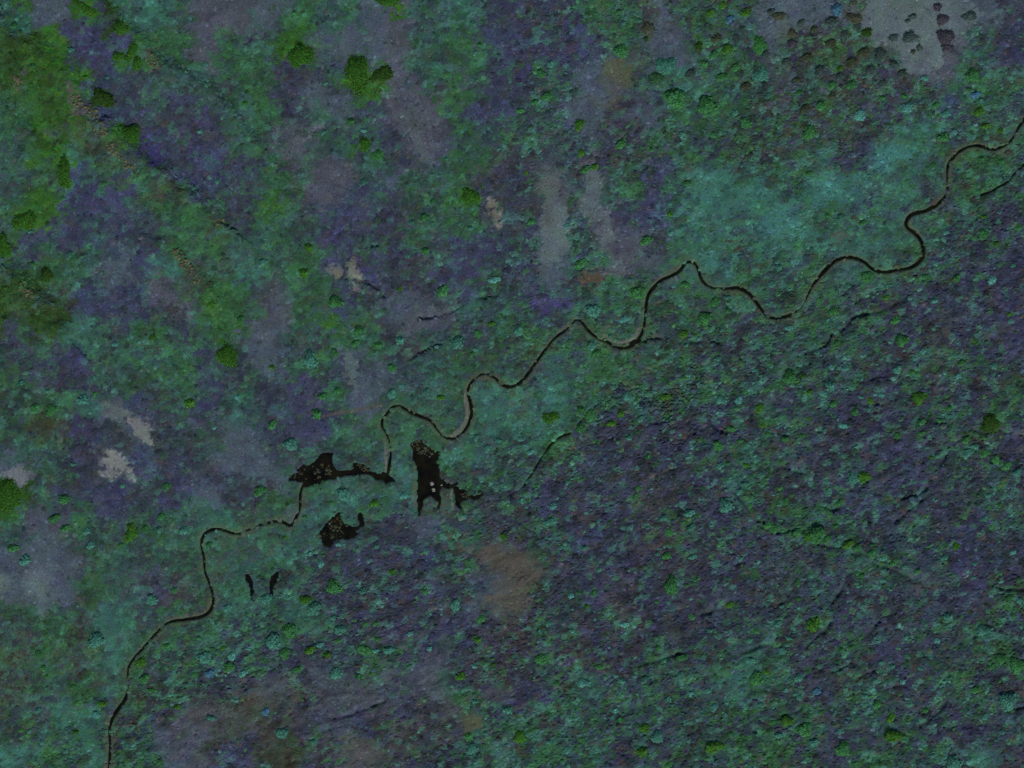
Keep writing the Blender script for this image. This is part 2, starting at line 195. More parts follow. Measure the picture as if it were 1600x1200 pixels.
# distance fields round lines, only in windows of the fine grid
def dist_line(pts, rad, signed=False):
    D = np.full(X.shape, 1e4); SG = np.zeros(X.shape)
    P = [(a - 800., 600. - b) for a, b in pts]
    for (x0, y0), (x1, y1) in zip(P[:-1], P[1:]):
        i0, i1 = np.searchsorted(AX, min(x0, x1) - rad), np.searchsorted(AX, max(x0, x1) + rad)
        j0, j1 = np.searchsorted(AY, min(y0, y1) - rad), np.searchsorted(AY, max(y0, y1) + rad)
        if i1 <= i0 or j1 <= j0: continue
        x = X[i0:i1, j0:j1]; y = Y[i0:i1, j0:j1]; dx, dy = x1 - x0, y1 - y0
        t = np.clip(((x - x0) * dx + (y - y0) * dy) / (dx * dx + dy * dy), 0, 1)
        d = np.hypot(x - x0 - t * dx, y - y0 - t * dy)
        s = D[i0:i1, j0:j1]; m = d < s
        s[m] = d[m]
        if signed:
            SG[i0:i1, j0:j1][m] = np.sign(dx * (y - y0) - dy * (x - x0))[m]
    return (D, SG) if signed else D
def smooth_line(pts, n=4):
    P = np.array(pts, float)
    for _ in range(2):
        Q = np.empty((2 * len(P) - 2, 2)); Q[0::2] = .75 * P[:-1] + .25 * P[1:]; Q[1::2] = .25 * P[:-1] + .75 * P[1:]
        P = np.vstack([P[:1], Q, P[-1:]])
    return [tuple(p) for p in P]
RIVER, RIVER2, STREAM, STREAM2 = map(smooth_line, (RIVER, RIVER2, STREAM, STREAM2))
def in_poly(poly, x, y):
    r = np.zeros(x.shape, bool); P = poly
    for (x0, y0), (x1, y1) in zip(P, P[1:] + P[:1]):
        c = (y0 > y) != (y1 > y)
        with np.errstate(divide='ignore', invalid='ignore'):
            r ^= c & (x < (x1 - x0) * (y - y0) / (y1 - y0 + 1e-12) + x0)
    return r
def poly_mask(poly):
    wx = PX + 6 * fbm(X, Y, 13, 71, 3, .6); wy = PY + 6 * fbm(X, Y, 13, 75, 3, .6)
    a = np.array(poly); m = np.zeros(X.shape)
    x0, x1 = a[:, 0].min() - 806, a[:, 0].max() - 794; y0, y1 = 594 - a[:, 1].max(), 606 - a[:, 1].min()
    i0, i1 = np.searchsorted(AX, x0), np.searchsorted(AX, x1); j0, j1 = np.searchsorted(AY, y0), np.searchsorted(AY, y1)
    m[i0:i1, j0:j1] = in_poly(poly, wx[i0:i1, j0:j1], wy[i0:i1, j0:j1])
    return m

WIG = fbm(X, Y, 14, 51, 2)
dR = np.minimum(dist_line(RIVER, 60), dist_line(RIVER2, 60))
dS = np.minimum(dist_line(STREAM, 30), dist_line(STREAM2, 30))
PM = np.zeros(X.shape)
for _, poly in PONDS: PM = np.maximum(PM, poly_mask(poly))
inner = PM.copy()
def blur(a, n=1):
    for _ in range(n):
        b = a.copy()
        b[1:-1] = (a[:-2] + a[1:-1] * 2 + a[2:]) / 4; a = b.copy()
        a[:, 1:-1] = (b[:, :-2] + b[:, 1:-1] * 2 + b[:, 2:]) / 4
    return a
PMb = blur(PM, 1); PMw = blur(PM, 12)

# ---------------- height
SE = sstep(-60, 160, PY - (1130 - .62 * PX))
RUG = np.maximum(SE, .75 * sstep(730, 860, PX + 30 * fbm(X, Y, 80, 5, 2)))     # tall, clumpy scrub lies south-east and north-east
flat = np.clip(sstep(8, 60, dR) * sstep(3, 28, dS) * (1 - sstep(.0, .3, PMw)), 0, 1)
ca, sa = math.cos(math.radians(24)), math.sin(math.radians(24))
U, Vv = X * ca + Y * sa, -X * sa + Y * ca
near = (np.abs(X) < HX + 60) & (np.abs(Y) < HY + 60)
Z = flat * (2.4 * fbm(X, Y, 420, 3, 2) + 1.4 * fbm(X, Y, 90, 9, 3))
Z = Z + np.where(near, (.25 + .75 * flat) * (.55 * fbm(X, Y, 16, 15, 3) + SE * (2.4 * fbm(U / 2.6, Vv, 17, 21, 4, .6) + 1.0 * fbm(U / 1.6, Vv, 8, 24, 3))), 0)
for pts, h, wb, ws in RIDGES:
    d, sg = dist_line(smooth_line(pts), 110, True)
    d = d * (1 + .25 * fbm(X, Y, 30, 33, 2))
    prof = np.where(sg > 0, np.exp(-(d / ws) ** 2), np.exp(-(d / wb) ** 1.6))
    hh = h * (.8 + .5 * fbm(X, Y, 50, 37, 2))
    Z = Z + np.where(d < 109, hh * prof * (1 + .35 * fbm(X, Y, 11, 39, 3)), 0)
dV = np.full(X.shape, 1e4)
for r in RAVINES: dV = np.minimum(dV, dist_line(smooth_line(r), 16))
dVw = dV + 2.2 * fbm(X, Y, 7, 61, 2)
Z = Z - 4.4 * np.exp(-np.clip(dVw, 0, 99) ** 2 / 9.0) * (.75 + .8 * fbm(X, Y, 22, 63, 2)).clip(.1, 1.4)
Z = Z - 2.3 * np.exp(-np.clip(dS + 1.6 * WIG, 0, 99) ** 2 / 5.0)
halfw = 1.35 + 1.6 * fbm(X, Y, 46, 41, 3)
chan = 1 - sstep(-.6, 1.7, dR + .6 * WIG - halfw)
WATER_Z = -1.35
Z = Z * (1 - np.maximum(chan, PMb)) - 2.6 * np.maximum(chan, sstep(.25, .75, PMb))
def h_at(x, y):
    i = np.clip(np.searchsorted(AX, x) - 1, 0, len(AX) - 2); j = np.clip(np.searchsorted(AY, y) - 1, 0, len(AY) - 2)
    fx = (x - AX[i]) / (AX[i + 1] - AX[i]); fy = (y - AY[j]) / (AY[j + 1] - AY[j])
    return (Z[i, j] * (1 - fx) + Z[i + 1, j] * fx) * (1 - fy) + (Z[i, j + 1] * (1 - fx) + Z[i + 1, j + 1] * fx) * fy

# ---------------- plant cover at map points
PATCH_RGB = {c: RGB[CODES.index(c)] for c in CODES}
def cover(px, py):
    x, y = px - 800, 600 - py
    wx = px + 40 * fbm(x, y, 76, 81, 3) + 17 * fbm(x, y, 24, 85, 3)
    wy = py + 40 * fbm(x, y, 76, 91, 3) + 17 * fbm(x, y, 24, 95, 3)
    gx = np.clip(wx / 50 - .5, 0, 30.999); gy = np.clip(wy / 50 - .5, 0, 22.999)
    i = gx.astype(int); j = gy.astype(int); fx = sstep(.25, .75, gx - i)[..., None]; fy = sstep(.25, .75, gy - j)[..., None]
    def q(T): return (T[GRID[j, i]] * (1 - fx) + T[GRID[j, i + 1]] * fx) * (1 - fy) + (T[GRID[j + 1, i]] * (1 - fx) + T[GRID[j + 1, i + 1]] * fx) * fy
    c = q(RGB); r = q(ROUGH[:, None])[..., 0]
    for (cx, cy, rx, ry, a, code, st) in PATCH:
        m = max(rx, ry) * 1.6
        k = np.nonzero((np.abs(px - cx) < m) & (np.abs(py - cy) < m))
        if len(k[0]) == 0: continue
        dx = px[k] - cx; dy = -(py[k] - cy); t = math.radians(a)
        xx, yy = x[k], y[k]
        e = np.hypot((dx * math.cos(t) + dy * math.sin(t)) / rx, (-dx * math.sin(t) + dy * math.cos(t)) / ry)
        e = e + (.34 * fbm(xx, yy, 18, 101, 4) + .12 * fbm(xx, yy, 5, 105, 1)) * min(1.9, 14 / min(rx, ry) + .4)
        wgt = st * (1 - (sstep(.45, 1.3, e) if min(rx, ry) > 19 else sstep(.72, 1.15, e)))   # broad patches fade out slowly
        c[k] = c[k] * (1 - wgt[:, None]) + PATCH_RGB[code] * wgt[:, None]
        r[k] = r[k] * (1 - wgt) + COVER[code][1] * wgt
    return c, r
CC, RR = cover(PX, PY)
# mosaic of plants: patches some metres wide shift in tone
nx_, ny_ = X.shape
XA = U / 1.35; YA = Vv                                                   # drawn out a little along the slope
n1 = fbm(XA, YA, 26, 161, 4, .6); n2 = fbm(XA, YA, 17, 171, 4, .6); n3 = fbm(X, Y, 40, 181, 4, .6)
gb = CC[..., 1] / CC[..., 2]
pp = 1 - sstep(.75, 1.05, gb); ll = sstep(1.9, 3.0, gb)                  # how heathy, how grassy the place is
def sow(field, lo, hi, colour, amount):
    global CC
    wgt = (sstep(lo, hi, field) * amount * sstep(.3, .75, RR))[..., None]
    CC = CC * (1 - wgt) + np.asarray(colour) * wgt
sow(n3, .12, .34, lin((50, 58, 74)) / GAIN, .3 * (1 - .9 * ll)); sow(-n3, .14, .36, lin((48, 80, 72)) / GAIN, .25 * (1 - .9 * pp) * (1 - .9 * ll))
sow(n1, .12, .32, lin((54, 98, 86)) / GAIN, .35 * (1 - .75 * pp) * (1 - .9 * ll)); sow(-n1, .08, .30, lin((50, 53, 76)) / GAIN, .4 * (.55 + .45 * pp) * (1 - .95 * ll))
sow(n2, .14, .34, lin((46, 86, 50)) / GAIN, .35 * (1 - .7 * pp)); sow(-n2, .14, .36, lin((58, 57, 54)) / GAIN, .35 * (1 - .7 * ll))
belt = (.45 * np.exp(-(dR / 26) ** 2) * sstep(.3, .7, RR))[..., None]; CC = CC * (1 - belt) + lin((48, 72, 56)) / GAIN * belt
# clumps: single plants or stands, each of one species with a ragged outline
def clump_of(x, y, cell, seed):
    qx = x + .55 * cell * fbm(x, y, cell * .8, seed + 1, 3, .6); qy = y + .55 * cell * fbm(x, y, cell * .8, seed + 5, 3, .6)
    A = lattice(seed + 11); Bq = lattice(seed + 12); u = qx / cell; v = qy / cell; iu = np.floor(u).astype(int); iv = np.floor(v).astype(int)
    best = np.full(x.shape, 9e9); bi = iu.copy(); bj = iv.copy()
    for di in (-1, 0, 1):
        for dj in (-1, 0, 1):
            a_, b_ = iu + di, iv + dj; d = (a_ + A[a_ % 256, b_ % 256] - u) ** 2 + (b_ + Bq[a_ % 256, b_ % 256] - v) ** 2
            m = d < best; best[m] = d[m]; bi[m] = a_[m]; bj[m] = b_[m]
    return lambda k: lattice(seed + 20 + k)[bi % 256, bj % 256]
TE, GR, PU, BR, DK, BL = (lin(c) / GAIN for c in ((60, 106, 92), (48, 91, 54), (50, 52, 76), (62, 57, 54), (36, 44, 46), (52, 68, 84)))
for cell_, seed_, shift, str_ in ((15., 300, 13., .42), (7.5, 340, 5., .55)):
    R_ = clump_of(XA, YA, cell_, seed_); gb = CC[..., 1] / CC[..., 2]; pp = 1 - sstep(.85, 1.15, gb); ll = sstep(1.9, 3.0, gb)
    sx_ = X + shift * 2 * (R_(0) - .5) + shift * (R_(1) - .5); sy_ = Y + shift * 2 * (R_(2) - .5) + shift * (R_(3) - .5)
    i_ = np.clip(np.searchsorted(AX, sx_), 0, nx_ - 1); j_ = np.clip(np.searchsorted(AY, sy_), 0, ny_ - 1)
    m = (near & (RR > .3))[..., None]; C2 = np.where(m, CC[i_, j_], CC)
    u_ = R_(4); w_ = str_ * sstep(.35, .8, RR) * (.65 + .4 * RUG)
    for col_, lo_p, hi_p, lo_g, hi_g, keep_l in ((TE, 0, .06, 0, .16, .1), (GR, .06, .095, .16, .34, .5), (PU, .095, .33, .34, .48, .0), (BR, .33, .41, .48, .55, .2), (DK, .41, .53, .55, .66, .6), (BL, .53, .59, .66, .70, .0)):
        lo_ = lo_g + (lo_p - lo_g) * pp; hi_ = hi_g + (hi_p - hi_g) * pp
        k_ = ((u_ >= lo_) & (u_ < hi_)) * w_ * (1 - ll * (1 - keep_l)); C2 = C2 * (1 - k_[..., None]) + col_ * k_[..., None]
    br_ = 1 + (.42 * (R_(5) - .5) + .2 * (R_(6) - .5)) * sstep(.25, .7, RR) * (.75 + .35 * RUG)
    CC = C2 * br_[..., None]
tone = fbm(X, Y, 26, 121, 3); tone2 = fbm(X, Y, 11, 131, 3)
CC = CC * ((1 - .06 * SE) * (1 + .16 * tone + .14 * tone2))[..., None].clip(.45, 1.7)
CC[..., 1] *= 1 + .12 * fbm(X, Y, 15, 141, 2); CC[..., 2] *= 1 + .14 * fbm(X, Y, 17, 151, 2)

for pts, hw, code in BARS:
    d = dist_line(smooth_line(pts), 14) + 1.1 * WIG
    wgt = (1 - sstep(hw * .6, hw * 1.25, d))[..., None] * .85
    CC = CC * (1 - wgt) + PATCH_RGB[code] * wgt; RR = RR * (1 - wgt[..., 0]) + .15 * wgt[..., 0]
bank = (np.exp(-((dR - 4.6) / 2.6) ** 2) * (.5 + .6 * fbm(X, Y, 18, 111, 2)))[..., None].clip(0, .7)
CC = CC * (1 - bank) + lin((68, 80, 60)) / GAIN * bank
mud = np.maximum(sstep(.4, .9, chan), sstep(.4, .8, PMb))[..., None]; CC = CC * (1 - mud) + lin((34, 30, 14)) * mud
# ------------------------------------------------------------------ materials
def mat_cover(name, attr, scale, amp, use_obj=False, rough=.9, bump=.0, hue=.06):
    m = bpy.data.materials.new(name); m.use_nodes = True; n = m.node_tree.nodes; l = m.node_tree.links
    b = n['Principled BSDF']; b.inputs['Roughness'].default_value = rough
    b.inputs['Specular IOR Level'].default_value = .12
    at = n.new('ShaderNodeAttribute'); at.attribute_name = attr
    src = at.outputs['Color']
    if use_obj:
        oi = n.new('ShaderNodeObjectInfo'); mm = n.new('ShaderNodeMix'); mm.data_type = 'RGBA'; mm.blend_type = 'MULTIPLY'
        mm.inputs[0].default_value = 1; l.new(at.outputs['Color'], mm.inputs[6]); l.new(oi.outputs['Color'], mm.inputs[7]); src = mm.outputs[2]
    tc = n.new('ShaderNodeTexCoord'); geo = n.new('ShaderNodeNewGeometry')
    no = n.new('ShaderNodeTexNoise'); no.inputs['Scale'].default_value = scale; no.inputs['Detail'].default_value = 3
    no.inputs['Roughness'].default_value = .65
    l.new(geo.outputs['Position'], no.inputs['Vector'])
    mr = n.new('ShaderNodeMapRange'); mr.inputs['From Min'].default_value = .3; mr.inputs['From Max'].default_value = .7
    mr.inputs['To Min'].default_value = 1 - amp; mr.inputs['To Max'].default_value = 1 + amp
    l.new(no.outputs['Fac'], mr.inputs['Value'])
    # slow drift of hue from leaf to leaf
    hs = n.new('ShaderNodeHueSaturation'); n2 = n.new('ShaderNodeTexNoise'); n2.inputs['Scale'].default_value = scale * .55; n2.inputs['Detail'].default_value = 2
    l.new(geo.outputs['Position'], n2.inputs['Vector'])
    m2 = n.new('ShaderNodeMapRange'); m2.inputs['From Min'].default_value = .3; m2.inputs['From Max'].default_value = .7
    m2.inputs['To Min'].default_value = .5 - hue; m2.inputs['To Max'].default_value = .5 + hue
    l.new(n2.outputs['Fac'], m2.inputs['Value']); l.new(m2.outputs['Result'], hs.inputs['Hue']); l.new(mr.outputs['Result'], hs.inputs['Value'])
    l.new(src, hs.inputs['Color']); l.new(hs.outputs['Color'], b.inputs['Base Color'])
    if bump:
        bp = n.new('ShaderNodeBump'); bp.inputs['Strength'].default_value = bump; bp.inputs['Distance'].default_value = .5
        l.new(no.outputs['Fac'], bp.inputs['Height']); l.new(bp.outputs['Normal'], b.inputs['Normal'])
    return m
M_GROUND = mat_cover('tundra_ground', 'cover', .55, .42, bump=.7)
M_STUFF = mat_cover('dwarf_shrub_leaves', 'cover', .7, .42, bump=.7)
M_LEAF = mat_cover('shrub_leaves', 'tint', .6, .25, use_obj=True, hue=.03)
def mat_plain(name, c, c2, rough=.9, scale=.5):
    m = bpy.data.materials.new(name); m.use_nodes = True; n = m.node_tree.nodes; l = m.node_tree.links
    b = n['Principled BSDF']; b.inputs['Roughness'].default_value = rough; b.inputs['Specular IOR Level'].default_value = .2
    no = n.new('ShaderNodeTexNoise'); no.inputs['Scale'].default_value = scale; no.inputs['Detail'].default_value = 4
    geo = n.new('ShaderNodeNewGeometry'); l.new(geo.outputs['Position'], no.inputs['Vector'])
    cr_ = n.new('ShaderNodeValToRGB'); cr_.color_ramp.elements[0].position = .35; cr_.color_ramp.elements[1].position = .65
    cr_.color_ramp.elements[0].color = (*c, 1); cr_.color_ramp.elements[1].color = (*c2, 1)
    l.new(no.outputs['Fac'], cr_.inputs['Fac']); l.new(cr_.outputs['Color'], b.inputs['Base Color'])
    return m
M_STEM = mat_plain('bark', (.06, .05, .04), (.11, .09, .07))
M_ROCK = mat_plain('lichen_rock', lin((58, 60, 40)) / GAIN, lin((92, 92, 68)) / GAIN, scale=.35)
M_PALE = mat_plain('pale_rock', lin((92, 95, 88)) / GAIN, lin((132, 134, 126)) / GAIN, scale=.4)
mw = bpy.data.materials.new('peat_water'); mw.use_nodes = True
n = mw.node_tree.nodes; l = mw.node_tree.links; b = n['Principled BSDF']
b.inputs['Roughness'].default_value = .12; b.inputs['IOR'].default_value = 1.33
no = n.new('ShaderNodeTexNoise'); no.inputs['Scale'].default_value = .06; no.inputs['Detail'].default_value = 4
geo = n.new('ShaderNodeNewGeometry'); l.new(geo.outputs['Position'], no.inputs['Vector'])
rp = n.new('ShaderNodeValToRGB'); rp.color_ramp.elements[0].position = .35; rp.color_ramp.elements[1].position = .68
rp.color_ramp.elements[0].color = (.0016, .0014, .0006, 1); rp.color_ramp.elements[1].color = (.0095, .0085, .0022, 1)
l.new(no.outputs['Fac'], rp.inputs['Fac']); l.new(rp.outputs['Color'], b.inputs['Base Color'])
wn = n.new('ShaderNodeTexNoise'); wn.inputs['Scale'].default_value = .8; wn.inputs['Detail'].default_value = 3
l.new(geo.outputs['Position'], wn.inputs['Vector'])
bp = n.new('ShaderNodeBump'); bp.inputs['Strength'].default_value = .08; bp.inputs['Distance'].default_value = .2
l.new(wn.outputs['Fac'], bp.inputs['Height']); l.new(bp.outputs['Normal'], b.inputs['Normal'])
M_WATER = mw

# ------------------------------------------------------------------ mesh helpers
def tri_mesh(name, V, F, mat, col=None, attr='cover', smooth=False, fmat=None, mats=None):
    me = bpy.data.meshes.new(name); V = np.asarray(V, np.float32); F = np.asarray(F, np.int32)
    k = F.shape[1]
    me.vertices.add(len(V)); me.vertices.foreach_set('co', V.ravel())
    me.loops.add(F.size); me.loops.foreach_set('vertex_index', F.ravel())
    me.polygons.add(len(F)); me.polygons.foreach_set('loop_start', np.arange(0, F.size, k, dtype=np.int32))
    if smooth: me.polygons.foreach_set('use_smooth', np.ones(len(F), bool))
    for m in (mats or [mat]): me.materials.append(m)
    if fmat is not None: me.polygons.foreach_set('material_index', np.asarray(fmat, np.int32))
    if col is not None:
        a = me.attributes.new(attr, 'FLOAT_COLOR', 'POINT'); c = np.ones((len(V), 4), np.float32); c[:, :3] = col
        a.data.foreach_set('color', c.ravel())
    me.update(calc_edges=True)
    return me
def link(name, me, parent=None, **p):
    o = bpy.data.objects.new(name, me); COL.objects.link(o)
    if parent: o.parent = parent
    for k, v in p.items(): o[k] = v
    return o

# ------------------------------------------------------------------ the ground
nx, ny = X.shape
V = np.stack([X, Y, Z], -1).reshape(-1, 3)
ii, jj = np.meshgrid(np.arange(nx - 1), np.arange(ny - 1), indexing='ij'); q = (ii * ny + jj).ravel()
F = np.stack([q, q + ny, q + ny + 1, q + 1], -1)
ground = link('ground', tri_mesh('ground', V, F, M_GROUND, CC.reshape(-1, 3), smooth=True), kind='structure',
     label='dark boggy tundra plain covered in mixed low shrubs', category='ground')

# ------------------------------------------------------------------ water
def ribbon(name, pts, hw, z, label):
    P = np.array([(a - 800, 600 - b) for a, b in pts]); T = np.gradient(P, axis=0); T /= np.linalg.norm(T, axis=1)[:, None] + 1e-9
    N = np.stack([-T[:, 1], T[:, 0]], -1)
    A = P + N * hw; B = P - N * hw; n_ = len(P)
    # keep sharp bends from folding over
    V = np.zeros((2 * n_, 3)); V[:n_, :2] = A; V[n_:, :2] = B; V[:, 2] = z
    i = np.arange(n_ - 1); F = np.stack([n_ + i, n_ + i + 1, i + 1, i], -1)
    return link(name, tri_mesh(name, V, F, M_WATER), kind='structure', label=label, category='river')
ribbon('river', RIVER, 4.6, WATER_Z, 'narrow black river winding from the right edge down to the ponds')
ribbon('river', RIVER2, 4.6, WATER_Z + .004, 'narrow black river leaving the ponds for the lower left edge')
ribbon('river', STREAM2, 1.8, WATER_Z + .06, 'thin dark side channel curving up to the right from the forked pond')
ribbon('river', STREAM, 1.8, WATER_Z + .06, 'short dark side channel in the upper right below the river')
for k, (lab, poly) in enumerate(PONDS):
    P = np.array([(a - 800., 600. - b) for a, b in poly])
    # grow the outline a little so that the sheet runs under its banks
    area = .5 * np.sum(P[:, 0] * np.roll(P[:, 1], -1) - np.roll(P[:, 0], -1) * P[:, 1])
    T = np.roll(P, -1, 0) - np.roll(P, 1, 0); T /= np.linalg.norm(T, axis=1)[:, None]
    Q = P + np.stack([T[:, 1], -T[:, 0]], -1) * (7. if area > 0 else -7.)
    me = bpy.data.meshes.new('pond'); zz = WATER_Z + .008 + .004 * k
    order = range(len(Q)) if area > 0 else range(len(Q) - 1, -1, -1)
    me.from_pydata([(float(Q[i][0]), float(Q[i][1]), zz) for i in order], [], [list(range(len(Q)))]); me.materials.append(M_WATER); me.update()
    link('pond', me, kind='structure', label=lab, category='pond')

# ------------------------------------------------------------------ crowns of leaf clumps
def crown(rx, ry, h, leaf, nleaf, seed, seg=16, lobes=.16, stem=True):
    g = np.random.default_rng(seed)
    p1, p2, p3 = g.random(3) * 6.28
    def outline(t): return 1 + lobes * (np.sin(2 * t + p1) * .7 + np.sin(3 * t + p2) * .8 + np.sin(5 * t + p3) * .55)
    t = np.arange(seg) * 2 * math.pi / seg; V = []; F = []; C = []
    rings = [(.98, -.22), (.86, .16), (.66, .52), (.4, .80)]
    ot = outline(t)
    for r, z in rings:
        jit = 1 + .13 * (g.random(seg) - .5) * 2
        V.append(np.stack([rx * r * ot * jit * np.cos(t), ry * r * ot * jit * np.sin(t), h * (z + (.16 * (g.random(seg) - .5) if z > 0 else 0 * t))], -1))
    V.append(np.array([[0, 0, h * .92]])); V = np.vstack(V)
    for a in range(len(rings) - 1):
        for k in range(seg):
            k2 = (k + 1) % seg; A, B, D, E = a * seg + k, a * seg + k2, (a + 1) * seg + k2, (a + 1) * seg + k
            F += [(A, B, D), (A, D, E)]
    a = len(rings) - 1; top = len(V) - 1
    F += [(a * seg + k, a * seg + (k + 1) % seg, top) for k in range(seg)]
    C = np.full((len(V), 3), .72) * (1 + .3 * (g.random((len(V), 1)) - .5)); F = np.array(F); fm = np.zeros(len(F), int)
    # leaf clumps: small bent five-point shells spread through the upper crown
    th = g.random(nleaf) * 2 * math.pi; r = np.sqrt(g.random(nleaf)) * (1 + .22 * g.random(nleaf) ** 2); o = outline(th)
    cx = rx * r * o * np.cos(th); cy = ry * r * o * np.sin(th); cz = h * (np.clip(1 - r ** 2.6, 0, 1) ** .6 * .95 + .12 * g.random(nleaf))
    s = leaf * (.55 + .8 * g.random(nleaf)); yaw = g.random(nleaf) * 6.28
    nx_ = .75 * r * np.cos(th) + .5 * (g.random(nleaf) - .5) * 2; ny_ = .75 * r * np.sin(th) + .5 * (g.random(nleaf) - .5) * 2
    sh = .5 + .8 * g.random(nleaf)
    hue = (g.random((nleaf, 3)) - .5) * np.array([.3, .16, .3])
    base = len(V); L = []
    for k, (dx, dy, dz) in enumerate([(1, 0, -.15), (0, .8, -.15), (-.9, .1, -.2), (0, -.85, -.15), (0, 0, .22)]):
        ux = np.cos(yaw) * dx - np.sin(yaw) * dy; uy = np.sin(yaw) * dx + np.cos(yaw) * dy
        L.append(np.stack([cx + s * ux, cy + s * uy, cz + s * (dz - nx_ * ux - ny_ * uy)], -1))
    L = np.stack(L, 1).reshape(-1, 3); b0 = base + 5 * np.arange(nleaf)
    LF = np.concatenate([np.stack([b0 + a_, b0 + b_, b0 + 4], -1) for a_, b_ in ((0, 1), (1, 2), (2, 3), (3, 0))])
    LC = np.repeat(np.clip(sh[:, None] * (1 + hue), .3, 1.6), 5, 0)
    V = np.vstack([V, L]); F = np.vstack([F, LF]); C = np.vstack([C, LC]); fm = np.concatenate([fm, np.zeros(len(LF), int)])
    if stem:                              # a few leaning stems that carry the crown
        for k in range(4):
            a_ = k * 1.57 + g.random(); b0 = len(V); R = min(rx, ry)
            S0 = np.array([.12 * R * math.cos(a_), .12 * R * math.sin(a_), -.3 * h]); S1 = np.array([.5 * R * math.cos(a_), .5 * R * math.sin(a_), .55 * h])
            tr = np.array([[math.cos(q_), math.sin(q_), 0] for q_ in (0, 2.1, 4.2)])
            V = np.vstack([V, S0 + tr * .05 * R, S1 + tr * .02 * R]); C = np.vstack([C, np.ones((6, 3))])
            st = np.array([(b0 + i, b0 + (i + 1) % 3, b0 + 3 + i) for i in range(3)] + [(b0 + (i + 1) % 3, b0 + 3 + (i + 1) % 3, b0 + 3 + i) for i in range(3)])
            F = np.vstack([F, st]); fm = np.concatenate([fm, np.ones(6, int)])
    return tri_mesh('crown', V, F, None, C, 'tint', fmat=fm, mats=[M_LEAF, M_STEM])
def stems_mesh(R, h, n_, seed):
    g = np.random.default_rng(seed); V = np.zeros((0, 3)); F = np.zeros((0, 3), int)
    for k in range(n_):
        a_ = g.random() * 6.28; d = R * .45 * math.sqrt(g.random()); b0 = len(V)
        S0 = np.array([d * math.cos(a_), d * math.sin(a_), -.4 * h]); S1 = S0 + np.array([.25 * R * math.cos(a_), .25 * R * math.sin(a_), 1.0 * h])
        tr = np.array([[math.cos(q_), math.sin(q_), 0] for q_ in (0, 1.57, 3.14, 4.71)])
        V = np.vstack([V, S0 + tr * .3, S1 + tr * .1])
        F = np.vstack([F] + [np.array([(b0 + i, b0 + (i + 1) % 4, b0 + 4 + i), (b0 + (i + 1) % 4, b0 + 4 + (i + 1) % 4, b0 + 4 + i)]) for i in range(4)])
    return tri_mesh('stem', V, F, M_STEM)

